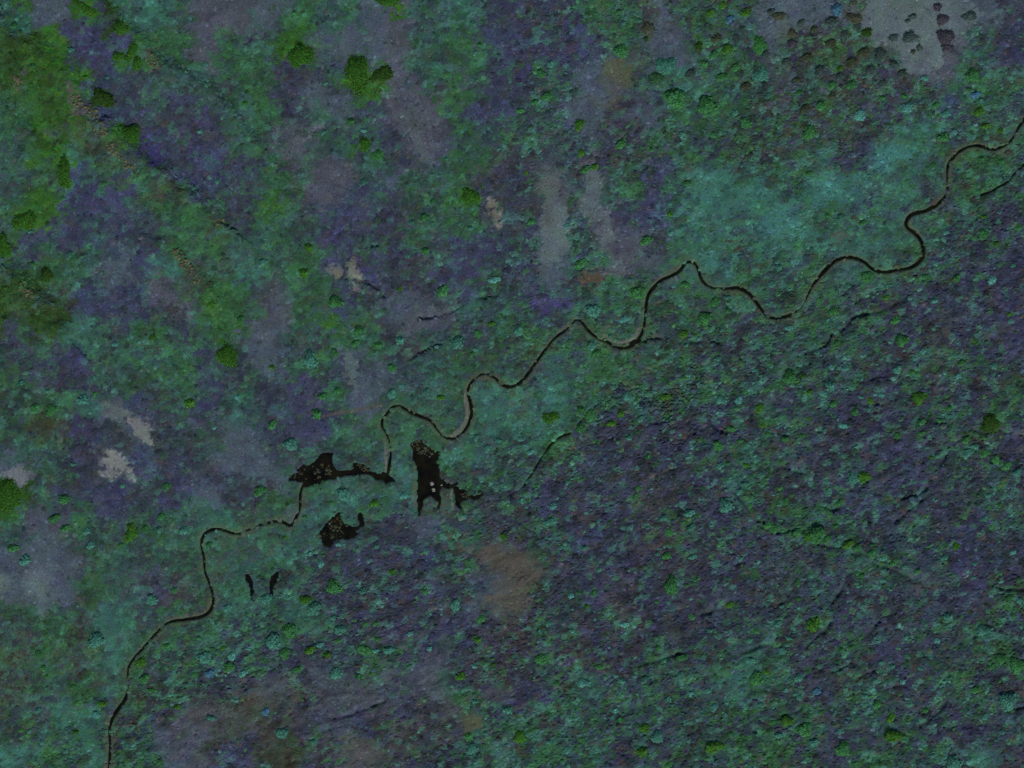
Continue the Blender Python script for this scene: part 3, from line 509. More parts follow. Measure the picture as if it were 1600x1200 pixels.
# landmarks that a reader can find, for telling like shrubs apart
LAND = [
 (60,110,'the dark green ridge in the upper left corner'),(160,157,'the single dark green round thicket right of the corner ridge'),(200,214,'the lime thicket on the rocky ridge'),
 (240,250,'the narrow violet streak'),(137,12,'the lime strip at the upper left edge'),(330,100,'the mauve slope at upper left'),(470,82,'the soft lime patch at upper left'),
 (560,115,'the large round lime thicket'),(655,205,'the pale mauve strip at upper centre'),(573,180,'the tiny black pool'),(740,150,'the green belt at upper centre'),(824,106,'the thin violet stripe'),
 (900,200,'the dotted slope below the violet stripes'),(962,115,'the ochre fan'),(1040,103,'the big round teal bush by the ochre fan'),(1105,165,'the twin green thickets'),(1189,117,'the pale round bush in the grey clearing'),
 (1430,40,'the grey clearing at the top right'),(1345,145,'the ochre spot below the grey clearing'),(1265,207,'the mottled brown flat'),(1530,130,'the upper right corner bushes'),(1540,230,'the river near the upper right corner'),
 (1390,245,'the bright teal meadow'),(1313,367,'the brown spot in the teal meadow'),(1120,300,'the wide teal meadow above the river'),(1418,350,'the hooked river bend'),(1560,340,'the purple slope at the right edge'),
 (1330,400,'the rounded river bend below the meadow'),(1215,495,'the lowest river bend on the right'),(1108,470,'the wavy river reach right of centre'),(1078,412,'the small hairpin in the river'),(975,542,'the deep river bend below the violet patch'),
 (866,476,'the violet oblong patch'),(925,435,'the rust oblong patch'),(860,345,'the pale grey upright strip'),(935,320,'the second grey upright strip'),(770,325,'the small tan patch above centre'),(735,306,'the lime spot above centre'),
 (545,422,'the pair of tan patches'),(680,380,'the indigo band above centre'),(560,460,'the arched dark line left of centre'),(355,551,'the lime patch left of centre'),(300,425,'the rocky knoll'),(430,515,'the grey smear left of centre'),
 (40,344,'the lime spot at the left edge'),(90,490,'the lower green ridge at the left edge'),(200,440,'the indigo slope between the left ridges'),(180,560,'the mixed slope below the left ridges'),(69,668,'the dark brown lens'),(215,672,'the upper pale streak'),(182,720,'the forked pale streak'),
 (10,772,'the lime half patch at the left edge'),(36,920,'the grey flat at the left edge'),(110,820,'the row of green bushes at lower left'),(205,832,'the upright lime bush at lower left'),(300,740,'the indigo slope left of the ponds'),(335,830,'the river corner at lower left'),
 (330,945,'the sharp river elbow at lower left'),(150,1000,'the teal flat at lower left'),(70,1110,'the teal slope in the lower left corner'),(205,1040,'the straight river reach at lower left'),(300,1078,'the dark brown spots at the bottom left'),(400,1120,'the brown ground at the bottom left'),
 (390,915,'the pair of water slivers'),(460,812,'the grey gravel triangle'),(500,735,'the pointed reedy pond'),(550,830,'the shrubby pond'),(665,740,'the largest pond'),(725,770,'the forked pond'),(732,640,'the tight river loop at centre'),
 (620,635,'the river crook above the ponds'),(560,580,'the grey upright smear above the ponds'),(715,535,'the smooth teal bush above the river loop'),(850,620,'the teal field below the river at centre'),(835,735,'the dry channel right of the ponds'),(935,650,'the green bushes below the river at centre'),
 (800,900,'the brown fan below the ponds'),(620,985,'the brown smudge below the ponds'),(569,1015,'the bright green bush at bottom centre'),(490,1130,'the indigo strip at the bottom'),(700,1105,'the ochre smear at the bottom'),(745,985,'the line of bushes by the brown fan'),
 (450,1000,'the green bushes at lower left centre'),(990,790,'the rusty streaks right of the ponds'),(975,976,'the bright teal bush at lower centre'),(1049,915,'the bright green oval bush'),(905,1020,'the rusty forked streak at lower centre'),(1140,945,'the small lime bush at lower right'),
 (1090,1050,'the speckled green field at bottom centre'),(1010,1140,'the lime bush at the bottom'),(1271,976,'the lime oval bush beside a dark ravine'),(1154,625,'the bright teal bush right of centre'),(1060,700,'the purple plain right of centre'),(1170,790,'the green ridge line at right'),
 (1235,565,'the tan hook right of centre'),(1320,560,'the speckled slope below the right river bends'),(1440,640,'the green bushes at right'),(1547,662,'the dark lime thicket at right'),(1550,720,'the green ridge at the right edge'),(1340,745,'the paired lime and teal bushes'),
 (1497,772,'the dark green patch at right'),(1300,850,'the green line of bushes at right'),(1450,890,'the grey smear at lower right'),(1500,900,'the violet spot at lower right'),(1330,1000,'the indigo patch at lower right'),(1240,1120,'the bushes by the bottom right ravine'),
 (1395,1140,'the lime bushes at the bottom right'),(1537,985,'the teal bar at lower right'),(1575,1095,'the teal patch in the lower right corner'),(1460,1080,'the dark plain at the bottom right'),(1480,480,'the purple slope right of the river'),(1500,560,'the rusty patch at right')]
LXY = np.array([(a, b) for a, b, _ in LAND])
def where(px, py, r=8):
    d = np.hypot(LXY[:, 0] - px, LXY[:, 1] - py); k = int(np.argmin(d)); dx, dy = px - LXY[k, 0], py - LXY[k, 1]
    if d[k] < 5 + r * .5: return 'at', LAND[k][2]
    v = 'upper ' if dy < -abs(dx) * .41 else ('lower ' if dy > abs(dx) * .41 else '')
    if abs(dx) < abs(dy) * .41: return ('above' if dy < 0 else 'below'), LAND[k][2]
    return (v + ('right of' if dx > 0 else 'left of')).strip(), LAND[k][2]

# shrubs that stand out one by one: map x, map y, radius, kind (T teal willow, G green alder, L lime alder), optional second radius
SPOT = [
 (1125, 728, 6, 'T'), (1140, 748, 6, 'T'), (1155, 768, 6, 'T'), (1172, 790, 6, 'G'), (1186, 806, 6, 'T'), (1200, 820, 7, 'G'), (1225, 828, 7, 'G'), (1245, 832, 8, 'G'),
 (1262, 838, 8, 'L'), (1292, 842, 8, 'G'), (1308, 848, 7, 'T'), (1340, 856, 7, 'G'), (1378, 872, 7, 'T'), (1395, 880, 6, 'G'), (1415, 886, 6, 'T'), (1432, 893, 6, 'G'),
 (1508, 688, 7, 'G'), (1522, 698, 8, 'T'), (1538, 708, 8, 'G'), (1555, 718, 8, 'G'), (1572, 728, 8, 'G'), (1588, 738, 8, 'T'),
 (1055, 153, 18, 'G', 15), (1105, 165, 18, 'G', 15), (970, 80, 13, 'G'), (845, 115, 8, 'G'), (860, 100, 7, 'T'), (905, 195, 9, 'L'), (855, 150, 10, 'G'), (970, 225, 10, 'G'),
 (1065, 210, 6, 'T'), (1165, 192, 10, 'G'), (1148, 176, 6, 'T'), (835, 160, 7, 'G'), (813, 173, 7, 'G'), (908, 240, 7, 'L'), (915, 265, 9, 'G'), (930, 260, 7, 'L'),
 (1308, 15, 11, 'B', 10), (1110, 20, 8, 'L'), (1130, 8, 7, 'L'), (1140, 30, 8, 'B'), (1165, 20, 9, 'L'), (1160, 45, 7, 'D'), (1105, 40, 6, 'D'), (1120, 60, 9, 'O'),
 (1136, 76, 9, 'L'), (1150, 60, 7, 'D'), (1115, 85, 8, 'G'), (1080, 115, 9, 'D'), (1100, 100, 8, 'G'), (1150, 105, 9, 'G'), (1130, 120, 10, 'G'), (1165, 135, 9, 'O'),
 (1205, 18, 7, 'D'), (1252, 35, 7, 'D'), (1272, 46, 8, 'O'), (1196, 85, 7, 'D'), (1228, 96, 8, 'D'), (1300, 34, 10, 'D'), (1320, 56, 9, 'D'), (1375, 84, 11, 'D'),
 (1396, 100, 9, 'D'), (1350, 82, 10, 'O'), (1298, 68, 11, 'O'), (1330, 98, 10, 'O'), (1262, 90, 9, 'O'), (1280, 110, 9, 'D'), (1312, 120, 8, 'D'), (1245, 125, 8, 'O'),
 (1360, 110, 9, 'D'), (1300, 150, 7, 'O'), (1258, 170, 9, 'O'), (1410, 115, 8, 'D'), (1380, 130, 8, 'D'), (1343, 180, 11, 'C', 9), (1418, 168, 11, 'C', 8), (1478, 178, 8, 'T'),
 (1462, 165, 7, 'G'), (1330, 133, 9, 'G'), (1300, 133, 8, 'G'), (1283, 165, 9, 'G'), (1265, 207, 13, 'G'), (1445, 122, 8, 'T'), (1520, 118, 13, 'G'), (1524, 148, 9, 'B'),
 (1530, 175, 9, 'L'), (1540, 197, 8, 'L'), (1492, 207, 5, 'C'), (1475, 215, 10, 'G'), (1385, 465, 6, 'L'), (1537, 366, 10, 'G'), (1550, 438, 9, 'C'), (1495, 435, 8, 'G'),
 (1410, 532, 12, 'G', 9), (1400, 500, 9, 'G'), (1355, 432, 12, 'G', 9), (1302, 487, 9, 'G'), (1232, 512, 8, 'T'), (1235, 590, 14, 'G'), (1322, 575, 7, 'T'), (1402, 577, 8, 'T'),
 (1425, 582, 7, 'G'), (1552, 572, 6, 'T'), (1502, 567, 7, 'G'), (907, 412, 10, 'G'), (830, 347, 8, 'G'), (997, 457, 14, 'G', 10), (927, 485, 14, 'T', 10), (1102, 497, 14, 'G', 10),
 (1117, 472, 9, 'G'), (1069, 522, 9, 'L'), (925, 540, 9, 'T'), (810, 517, 9, 'T'), (1070, 445, 9, 'G'), (1010, 375, 10, 'G'), (932, 552, 9, 'G'), (715, 535, 13, 'T', 10),
 (485, 562, 11, 'T', 14), (625, 532, 8, 'T'), (590, 540, 9, 'G'), (555, 537, 8, 'G'), (560, 517, 9, 'G'), (612, 575, 8, 'G'), (665, 392, 8, 'G'), (475, 427, 9, 'L'),
 (482, 387, 8, 'L'), (662, 340, 8, 'G'), (772, 437, 10, 'C', 6), (747, 522, 8, 'G'), (410, 410, 8, 'T'), (525, 472, 14, 'G'), (425, 574, 6, 'L'), (692, 455, 10, 'G'),
 (425, 664, 8, 'G'), (504, 619, 9, 'G'), (454, 694, 12, 'T', 10), (495, 647, 9, 'G'), (631, 775, 9, 'C'), (585, 787, 9, 'L'), (529, 851, 5, 'C'), (537, 772, 12, 'T'),
 (406, 767, 10, 'G'), (612, 615, 9, 'T'), (527, 611, 8, 'G'), (1154, 625, 8, 'C'), (1127, 625, 11, 'T'), (1187, 637, 8, 'L'), (955, 662, 9, 'L'), (970, 647, 7, 'L'),
 (1000, 655, 7, 'T'), (1122, 697, 10, 'G'), (1135, 790, 14, 'T'), (1077, 802, 9, 'T'), (860, 815, 9, 'T'), (923, 649, 12, 'G'), (907, 670, 8, 'G'), (1045, 832, 8, 'G'),
 (1041, 869, 9, 'G'), (1082, 870, 7, 'T'), (1037, 810, 8, 'T'), (815, 782, 6, 'T'), (1142, 670, 8, 'G'), (1165, 727, 6, 'L'), (982, 620, 12, 'T'), (1040, 620, 10, 'L'),
 (1297, 603, 9, 'T'), (1285, 615, 6, 'C'), (1367, 616, 4, 'C'), (1317, 665, 8, 'C'), (1302, 632, 8, 'G'), (1436, 622, 14, 'L', 10), (1469, 657, 6, 'G'), (1440, 660, 7, 'G'),
 (1440, 677, 7, 'G'), (1402, 681, 7, 'G'), (1360, 626, 6, 'L'), (1336, 644, 7, 'G'), (1350, 745, 13, 'L', 9), (1332, 747, 12, 'T'), (1295, 767, 6, 'T'), (1292, 753, 6, 'T'),
 (1227, 686, 7, 'G'), (1312, 785, 8, 'G'), (1325, 851, 9, 'L'), (1275, 835, 16, 'G'), (1362, 865, 8, 'G'), (1210, 825, 9, 'G'), (1512, 707, 9, 'T'), (1465, 712, 6, 'T'),
 (1475, 872, 8, 'T'), (80, 640, 11, 'G'), (55, 637, 9, 'G'), (130, 625, 10, 'T'), (297, 630, 10, 'L'), (100, 780, 11, 'G'), (102, 826, 9, 'G'), (85, 810, 10, 'G'),
 (136, 830, 7, 'T'), (40, 875, 10, 'T'), (20, 857, 10, 'G'), (142, 852, 7, 'T'), (287, 830, 9, 'T'), (252, 807, 7, 'G'), (205, 832, 10, 'L', 17), (260, 760, 7, 'G'),
 (150, 1000, 15, 'T'), (150, 1117, 7, 'C'), (237, 937, 10, 'T'), (355, 950, 8, 'T'), (362, 1025, 8, 'C'), (320, 1027, 13, 'T', 10), (357, 1042, 9, 'G'), (380, 1052, 7, 'C'),
 (327, 1052, 8, 'B'), (330, 1122, 8, 'T'), (220, 1035, 9, 'L'), (261, 1010, 7, 'G'), (311, 997, 5, 'G'), (160, 1100, 8, 'L'), (226, 1060, 10, 'G'), (272, 922, 6, 'G'),
 (521, 917, 13, 'G'), (452, 985, 13, 'G'), (427, 1002, 14, 'T'), (445, 1022, 11, 'G'), (485, 1016, 9, 'L'), (464, 1046, 8, 'G'), (525, 1052, 12, 'T'), (569, 1015, 15, 'G', 8),
 (587, 1017, 6, 'C'), (607, 1016, 9, 'T'), (531, 984, 12, 'T'), (520, 965, 6, 'T'), (570, 975, 5, 'G'), (477, 937, 11, 'L'), (492, 950, 12, 'T'), (415, 1112, 8, 'B'),
 (440, 1145, 12, 'T'), (711, 945, 10, 'T'), (752, 967, 9, 'G'), (747, 1000, 7, 'L'), (720, 1057, 9, 'L'), (725, 1077, 7, 'T'), (742, 1096, 6, 'T'), (792, 1110, 10, 'T'),
 (737, 1170, 11, 'T'), (732, 1151, 8, 'G'), (415, 936, 10, 'T'), (412, 955, 5, 'T'), (975, 976, 8, 'C'), (1049, 915, 12, 'G', 15), (1140, 945, 7, 'L'), (912, 1067, 13, 'C', 7),
 (971, 1064, 8, 'T'), (937, 1042, 7, 'G'), (1007, 1137, 11, 'L'), (1027, 1152, 12, 'T'), (1115, 1167, 18, 'L', 9), (1182, 1060, 13, 'G'), (886, 1171, 9, 'T'), (812, 1152, 12, 'L'),
 (845, 1030, 12, 'G'), (1081, 964, 6, 'G'), (1004, 1175, 10, 'L'), (1045, 1195, 8, 'G'), (1172, 1032, 10, 'T'), (1067, 1027, 9, 'G'), (1271, 976, 10, 'L', 15), (1482, 965, 9, 'T'),
 (1537, 985, 18, 'T', 9), (1525, 1078, 8, 'G'), (1215, 975, 7, 'T'), (1222, 1017, 7, 'T'), (1247, 1060, 9, 'T'), (1391, 1122, 9, 'L'), (1395, 1150, 17, 'L', 9), (1317, 1170, 14, 'G'),
 (1575, 1095, 18, 'T'), (1490, 1192, 14, 'T'), (1565, 1030, 12, 'G'), (1590, 1040, 16, 'G'), (1257, 1140, 15, 'G'), (1272, 1160, 9, 'T'), (1230, 1127, 12, 'L'), (1380, 907, 6, 'T'),
 (1465, 1001, 5, 'C'), (1370, 1102, 9, 'G'), (1277, 1080, 8, 'B')]
KIND = {  # leaf colour, object name, words, category
 'T': ((58, 108, 94), 'willow_shrub', 'teal willow shrub'), 'C': ((70, 126, 116), 'willow_shrub', 'bright turquoise willow shrub'), 'B': ((58, 96, 116), 'willow_shrub', 'blue-green willow shrub'),
 'D': ((50, 66, 62), 'spruce_clump', 'dark grey-green tree clump'), 'O': ((53, 63, 46), 'spruce_clump', 'dull olive tree clump'),
 'G': ((48, 98, 56), 'alder_shrub', 'green alder shrub'), 'L': ((50, 92, 32), 'alder_shrub', 'lime green alder shrub')}
PROTO = {s: [crown(1, 1, .55, lf, nl, 100 + 10 * k + i, seg=sg) for i in range(5)] for k, (s, lf, nl, sg) in enumerate((('small', .34, 34, 9), ('medium', .24, 70, 12), ('large', .15, 170, 18)))}
shrubs = []
taken = []
def add_shrub(px, py, r, kind, r2=None, shade=1.0):
    s = 'small' if r < 6.5 else ('medium' if r < 10.5 else 'large')
    o = bpy.data.objects.new(KIND[kind][1], random.choice(PROTO[s])); COL.objects.link(o)
    x, y = px - 800., 600. - py; r2 = r2 or r * random.uniform(.62, .95)
    o.location = (x, y, float(h_at(np.array([x]), np.array([y]))[0]) - .1)
    swap = random.random() < .5 and r2 > r * .75
    o.scale = (r * .9, r2 * .9, (r + r2) * .5 * random.uniform(.62, .85)); o.rotation_euler = (0, 0, random.uniform(-.3, .3) + (.42 if r2 > r * .7 and r2 < r else 0) + (math.pi if swap else 0))
    c = lin(KIND[kind][0]) / GAIN * shade
    o.color = (*[float(v) for v in c], 1)
    o['category'] = 'trees' if kind in 'DO' else 'shrub'
    a, lm = where(px, py, r)
    shrubs.append((o, s, KIND[kind][2], a, lm, shade, r)); taken.append((px, py, r))
    return o
for p in SPOT: add_shrub(p[0], p[1], p[2], p[3], p[4] if len(p) > 4 else None, random.uniform(.9, 1.15))

# more of the same, scattered where the cover is shrubby
def near_taken(px, py, r):
    t = np.array(taken); return np.any(np.hypot(t[:, 0] - px, t[:, 1] - py) < (t[:, 2] + r) * .9)
cnt = {'willow_shrub': 0, 'alder_shrub': 0, 'spruce_clump': 297}
for o, *_ in shrubs: cnt[o.name.split('.')[0]] += 1
cnt['spruce_clump'] = 297
def idx_at(x, y): return np.clip(np.searchsorted(AX, x), 0, nx - 1), np.clip(np.searchsorted(AY, y), 0, ny - 1)
guard = 0
while min(cnt['willow_shrub'], cnt['alder_shrub']) < 297 and guard < 16000:
    guard += 1
    px, py = random.uniform(6, 1594), random.uniform(6, 1194); i, j = idx_at(px - 800, 600 - py)
    if RR[i, j] < .68 or PMw[i, j] > .02 or dR[i, j] < 11 or dV[i, j] < 7: continue
    dens = .35 + .65 * float(SE[i, j]) if py < 1130 - .62 * px else 1
    if random.random() > dens: continue
    if CC[i, j][2] > CC[i, j][1] * .9 and random.random() < .75: continue
    c = CC[i, j]; r = random.choice((4, 4.5, 5, 5, 5.5, 6, 6.5, 7))
    g_over = c[1] / (c[2] + 1e-6); kind = 'G' if g_over > 1.7 else random.choice('TTTGGCL')
    if g_over > 2.8: kind = random.choice('LLG')
    n_ = KIND[kind][1]
    if cnt[n_] >= 297 or near_taken(px, py, r): continue
    add_shrub(px, py, r, kind, None, random.uniform(.72, 1.05)); cnt[n_] += 1
# labels: unique where look and place are, shared (with a group) where nothing tells them apart
from collections import defaultdict
bykey = defaultdict(list)
for e in shrubs: bykey[(e[1], e[2], e[3], e[4])].append(e)
for (s, words, a, lm), L in bykey.items():
    place = lm if a == 'at' else a + ' ' + lm
    sw = {'small': 'small', 'medium': 'mid-sized', 'large': 'large'}[s]
    art = 'at ' if a == 'at' else ''
    L.sort(key=lambda e: e[0].location.x)
    ws = {1: [''], 2: ['left', 'right'], 3: ['left', 'middle', 'right'], 4: ['leftmost', 'second', 'third', 'rightmost']}.get(len(L), [''] * len(L))
    for e, q_ in zip(L, ws):
        t_ = f'{sw} {words} {art}{place}' + (f' ({q_} one)' if q_ else '')
        for x_, y_ in ((' one)', ')'), ('mid-sized ', ''), (' willow shrub', ' bush'), (' alder shrub', ' bush'), ('lime green', 'lime'), ('dark grey-green', 'dark'), ('upper right', 'right'), ('lower right', 'right'), ('upper left of', 'left of')):
            if len(t_.split()) > 16: t_ = t_.replace(x_, y_, 1)
        e[0]['label'] = t_
    for e in L: e[0]['group'] = f'{words}s'

# ------------------------------------------------------------------ broad thickets, each its own dome of leaves
THICK = [
 (558,114,18,29,0,'L','tall dark-topped oval lime thicket, largest on the upper mauve slope',7),(597,116,18,11,15,'l','olive thicket touching the right side of the large lime thicket',4),
 (470,86,18,20,0,'L','soft round lime thicket in the upper left quarter',4),(160,157,16,16,0,'l','round dark green thicket alone right of the corner ridge',5),(200,214,16,18,0,'L','round lime thicket with a flat top on the rocky ridge',5),
 (100,270,11,24,5,'L','tall narrow lime thicket below the corner ridge',4),(190,44,9,12,10,'L','small lime thicket at the end of the lime strip',3),(186,88,10,8,0,'L','small lime thicket between two purple patches',3),
 (216,98,9,11,0,'L','lime thicket with a pale foot above the corner brown knoll',3),(40,344,18,15,25,'L','lime thicket near the left edge below the corner ridge',4),(4,386,13,18,0,'L','lime thicket cut by the left edge',4),
 (72,430,11,12,0,'l','olive thicket above the lower left ridge',4),(607,0,19,9,0,'L','lime thicket cut by the top edge',4),(735,306,14,13,0,'L','lime thicket beside the small tan patch',4),(355,556,16,17,15,'L','broad lime thicket left of centre',4),
 (570,225,9,11,0,'L','lime thicket below the tiny black pool',3),(590,242,9,8,0,'G','green thicket right below the tiny black pool',3),(1547,661,15,13,0,'l','dark olive thicket on the green ridge at the right edge',5),
 (137,14,26,8,-32,'L','long lime thicket slanting from the upper left edge',3),(1040,103,15,14,0,'T','big round teal thicket with dark upper rim, by the ochre fan',5),(1025,122,13,10,20,'g','mottled green thicket touching the big round teal thicket',4),
 (1187,70,11,13,0,'G','round green thicket standing in the grey clearing',4),(1189,117,13,11,0,'T','pale round teal thicket at the foot of the grey clearing',4),(860,652,14,9,0,'L','lime thicket in the teal field below the river',3),
 (8,775,26,28,0,'L','big lime thicket cut by the left edge in the lower half',5),(208,78,8,18,-25,'L','narrow lime thicket slanting above the corner brown knoll',3)]
KCOL = {'L': (43, 82, 25), 'l': (38, 65, 22), 'G': (46, 100, 52), 'g': (42, 76, 50), 'T': (56, 108, 92), 'p': (60, 60, 68), 'y': (62, 68, 54), 't': (58, 74, 72)}
def thicket(px, py, rx, ry, a, kind, label, h, name='alder_thicket', cat='thicket', group='broad thickets', seed=0):
    x, y = px - 800., 600. - py
    o = bpy.data.objects.new(name, None); COL.objects.link(o); o.empty_display_size = 2
    o.location = (x, y, float(h_at(np.array([x]), np.array([y]))[0]) - .1); o.rotation_euler = (0, 0, math.radians(a))
    o['label'] = label; o['category'] = cat; o['group'] = group
    c = link('crown', crown(rx, ry, h, 1.5, int(rx * ry * 3.14 / 2.2), 500 + seed, seg=26, lobes=.17, stem=False), o)
    c.color = (*[float(v) for v in lin(KCOL[kind]) / GAIN * 1.0], 1)
    link('stem', stems_mesh(min(rx, ry), h * .8, 9, 700 + seed), o)
    taken.append((px, py, max(rx, ry) * .9))
for k, tdef in enumerate(THICK): thicket(*tdef[:7], tdef[7] * .62, seed=k)
CLEAR = [
 (1335,28,13,8,0,'y','dark oval tree clump below the olive corner of the grey clearing'),(1426,26,8,4,20,'t','small crescent tree clump high in the grey clearing'),(1418,33,5,3,20,'t','tiny tree clump left below the small crescent clump'),
 (1396,59,7,7,0,'t','round open tree clump, leftmost of three in the grey clearing'),(1422,58,13,9,10,'t','widest dark tree clump in the middle of the grey clearing'),(1437,75,5,6,0,'t','small tree clump right below the widest clump'),
 (1427,81,4,4,0,'y','tiny olive tree clump below the widest clump'),(1515,25,12,7,20,'t','oval tree clump at the right end of the grey clearing'),(1465,11,7,6,0,'p','dark purple round tree clump near the top edge'),
 (1473,30,11,8,0,'p','purple-brown tree clump below the dark purple one'),(1478,58,15,12,0,'p','broad purple-olive tree clump at the right of the grey clearing'),(1238,52,8,7,0,'y','olive tree clump on the left grey strip'),
 (1238,68,9,6,0,'p','dark purple tree clump under the olive one'),(1217,25,10,7,0,'y','olive tree clump near the top of the left grey strip'),(1334,4,6,4,0,'y','small olive tree clump at the top edge'),
 (1012,44,10,9,0,'y','olive round tree clump on the grey strip by the ochre fan'),(1092,72,7,7,0,'l','small green tree clump right of the olive round one'),(1010,61,4,4,0,'l','tiny dark tree clump under the olive round one'),
 (1480,75,9,7,0,'p','lowest purple tree clump at the right of the grey clearing'),(1355,50,8,8,20,'l','bright-edged olive tree clump on the left rim of the grey clearing')]
for k, tdef in enumerate(CLEAR): thicket(*tdef, 2.6, name='tree_clump', cat='trees', group='tree clumps in the grey clearings', seed=60 + k)

# ------------------------------------------------------------------ rocks on the ridges and the pale islets
def rocks(px, py, rx, ry, a, n_, size, label, mat, name, cat, seed, group=None, z=None):
    g = np.random.default_rng(900 + seed); x0, y0 = px - 800., 600. - py; ca_, sa_ = math.cos(math.radians(a)), math.sin(math.radians(a))
    o = bpy.data.objects.new(name, None); COL.objects.link(o); zb = float(h_at(np.array([x0]), np.array([y0]))[0]) if z is None else z
    o.location = (x0, y0, zb); o['label'] = label; o['category'] = cat
    if group: o['group'] = group
    for k in range(n_):
        r = math.sqrt(g.random()); t = g.random() * 6.28; u, v = rx * r * math.cos(t), ry * r * math.sin(t)
        dx, dy = u * ca_ - v * sa_, u * sa_ + v * ca_; s = size * (.35 + 1.1 * g.random() ** 1.5)
        ph = np.arange(6) * 1.047 + g.random(); Vv_ = []
        for rr, zz in ((1.05, -.5), (1., .2), (.55, .45)):
            Vv_.append(np.stack([s * rr * (.75 + .5 * g.random(6)) * np.cos(ph), s * rr * (.75 + .5 * g.random(6)) * np.sin(ph), np.full(6, s * zz)], -1))
        Vv_.append(np.array([[0, 0, s * .55]])); Vv_ = np.vstack(Vv_); Fv = []
        for b_ in (0, 6):
            for i in range(6): Fv += [(b_ + i, b_ + (i + 1) % 6, b_ + 6 + (i + 1) % 6), (b_ + i, b_ + 6 + (i + 1) % 6, b_ + 6 + i)]
        Fv += [(12 + i, 12 + (i + 1) % 6, 18) for i in range(6)]
        c = link('boulder', tri_mesh('boulder', Vv_, Fv, mat), o)
        zz = float(h_at(np.array([x0 + dx]), np.array([y0 + dy]))[0]) - zb if z is None else 0
        c.location = (dx, dy, zz + .1)
OUT = [(28,124,9,5,-45,14,'pale rock outcrop on the green slope near the upper left corner'),(122,160,14,6,-48,26,'upper brown outcrop on the corner ridge crest'),(145,178,14,7,-48,26,'middle brown outcrop on the corner ridge crest'),
 (160,204,12,9,-40,24,'tan rubble beside the flat-topped lime thicket'),(182,238,14,6,-45,20,'lower tan rubble on the corner ridge crest'),(205,262,16,7,-40,20,'last tan rubble on the corner ridge crest'),
 (240,95,8,9,0,16,'small brown knoll of rocks beside the slanting lime thicket'),(278,396,9,6,-40,18,'upper tan boulders of the rocky knoll left of centre'),(292,415,11,7,-50,24,'middle tan boulders of the rocky knoll left of centre'),
 (306,435,10,6,-50,20,'lower tan boulders of the rocky knoll left of centre'),(42,455,14,5,-45,18,'tan rubble on the lower left ridge crest'),(345,350,12,7,-20,16,'scattered tan rocks above the rocky knoll')]
for k, (px, py, rx, ry, a, n_, lab) in enumerate(OUT): rocks(px, py, rx * 1.1, ry * 1.2, a, n_ + 10, 2.0, lab, M_ROCK, 'rock_outcrop', 'rocks', k, 'rock outcrops on the ridges')
rocks(675,756,1.7,1.5,0,8,1.9,'upper pale rocky islet in the largest pond',M_PALE,'islet','islet',40,'pale islets',WATER_Z)
rocks(677,766,2.0,2.2,0,10,2.1,'lower and larger pale rocky islet in the largest pond',M_PALE,'islet','islet',41,'pale islets',WATER_Z)
rocks(690,758,1.0,1.4,0,5,1.2,'small pale islet by the right bank of the largest pond',M_PALE,'islet','islet',42,'pale islets',WATER_Z)

# ------------------------------------------------------------------ the dwarf shrubs nobody could count
def mounds(name, label, cat, px, py, r, hgt, col, seed, z=None):
    ia, ja = idx_at(px - 800, 600 - py); sef = SE[ia, ja]
    g = np.random.default_rng(seed); n_ = len(px); x, y = px - 800., 600. - py
    zb = np.maximum(h_at(x, y), WATER_Z) if z is None else np.full(n_, z)
    K = 7; t = (np.arange(K) * 2 * math.pi / K)[None] + g.random((n_, 1)) * 6.28
    st = .45 + .6 * g.random((n_, 1)); an = .42 + .6 * g.standard_normal((n_, 1)) * (1.6 - sef[:, None]) ; ca_, sa_ = np.cos(an), np.sin(an)
    jr = .5 + .9 * g.random((n_, K))
    def ring(f, zf, jz):
        rr = r[:, None] * f * jr * (.92 + .16 * g.random((n_, K)))
        u, v = rr * np.cos(t), rr * np.sin(t) * st
        return np.stack([x[:, None] + u * ca_ - v * sa_, y[:, None] + u * sa_ + v * ca_, zb[:, None] + hgt[:, None] * (zf + jz * (g.random((n_, K)) - .5))], -1)
    a = ring(1.15, -.3, 0); b_ = ring(.62, .6, .45)
    top = np.stack([x + r * .25 * (g.random(n_) - .5), y + r * .25 * (g.random(n_) - .5), zb + hgt], -1)[:, None]
    V = np.concatenate([a, b_, top], 1).reshape(-1, 3); B0 = (2 * K + 1) * np.arange(n_)[:, None]
    i = np.arange(K); i2 = (i + 1) % K
    F = np.concatenate([np.stack([B0 + i, B0 + i2, B0 + K + i2], -1), np.stack([B0 + i, B0 + K + i2, B0 + K + i], -1), np.stack([B0 + K + i, B0 + K + i2, B0 + 2 * K + 0 * i], -1)], 1).reshape(-1, 3)
    C = np.repeat(col[:, None, :], 2 * K + 1, 1) * (1 + .22 * (g.random((n_, 2 * K + 1, 1)) - .5) * 2)
    return link(name, tri_mesh(name, V, F, M_STUFF, C.reshape(-1, 3)), kind='stuff', label=label, category=cat)
cell = 5.2
gx, gy = np.meshgrid(np.arange(-40, 1640, cell), np.arange(-40, 1240, cell))
px = (gx + cell * (rng.random(gx.shape) - .5) * 1.3).ravel(); py = (gy + cell * (rng.random(gx.shape) - .5) * 1.3).ravel()
i, j = idx_at(px - 800, 600 - py)
keep = (chan[i, j] < .04) & (PMb[i, j] < .3) & (dVw[i, j] > 3.0) & (dS[i, j] > 3.2) & (rng.random(len(px)) < .25 + .85 * RR[i, j])
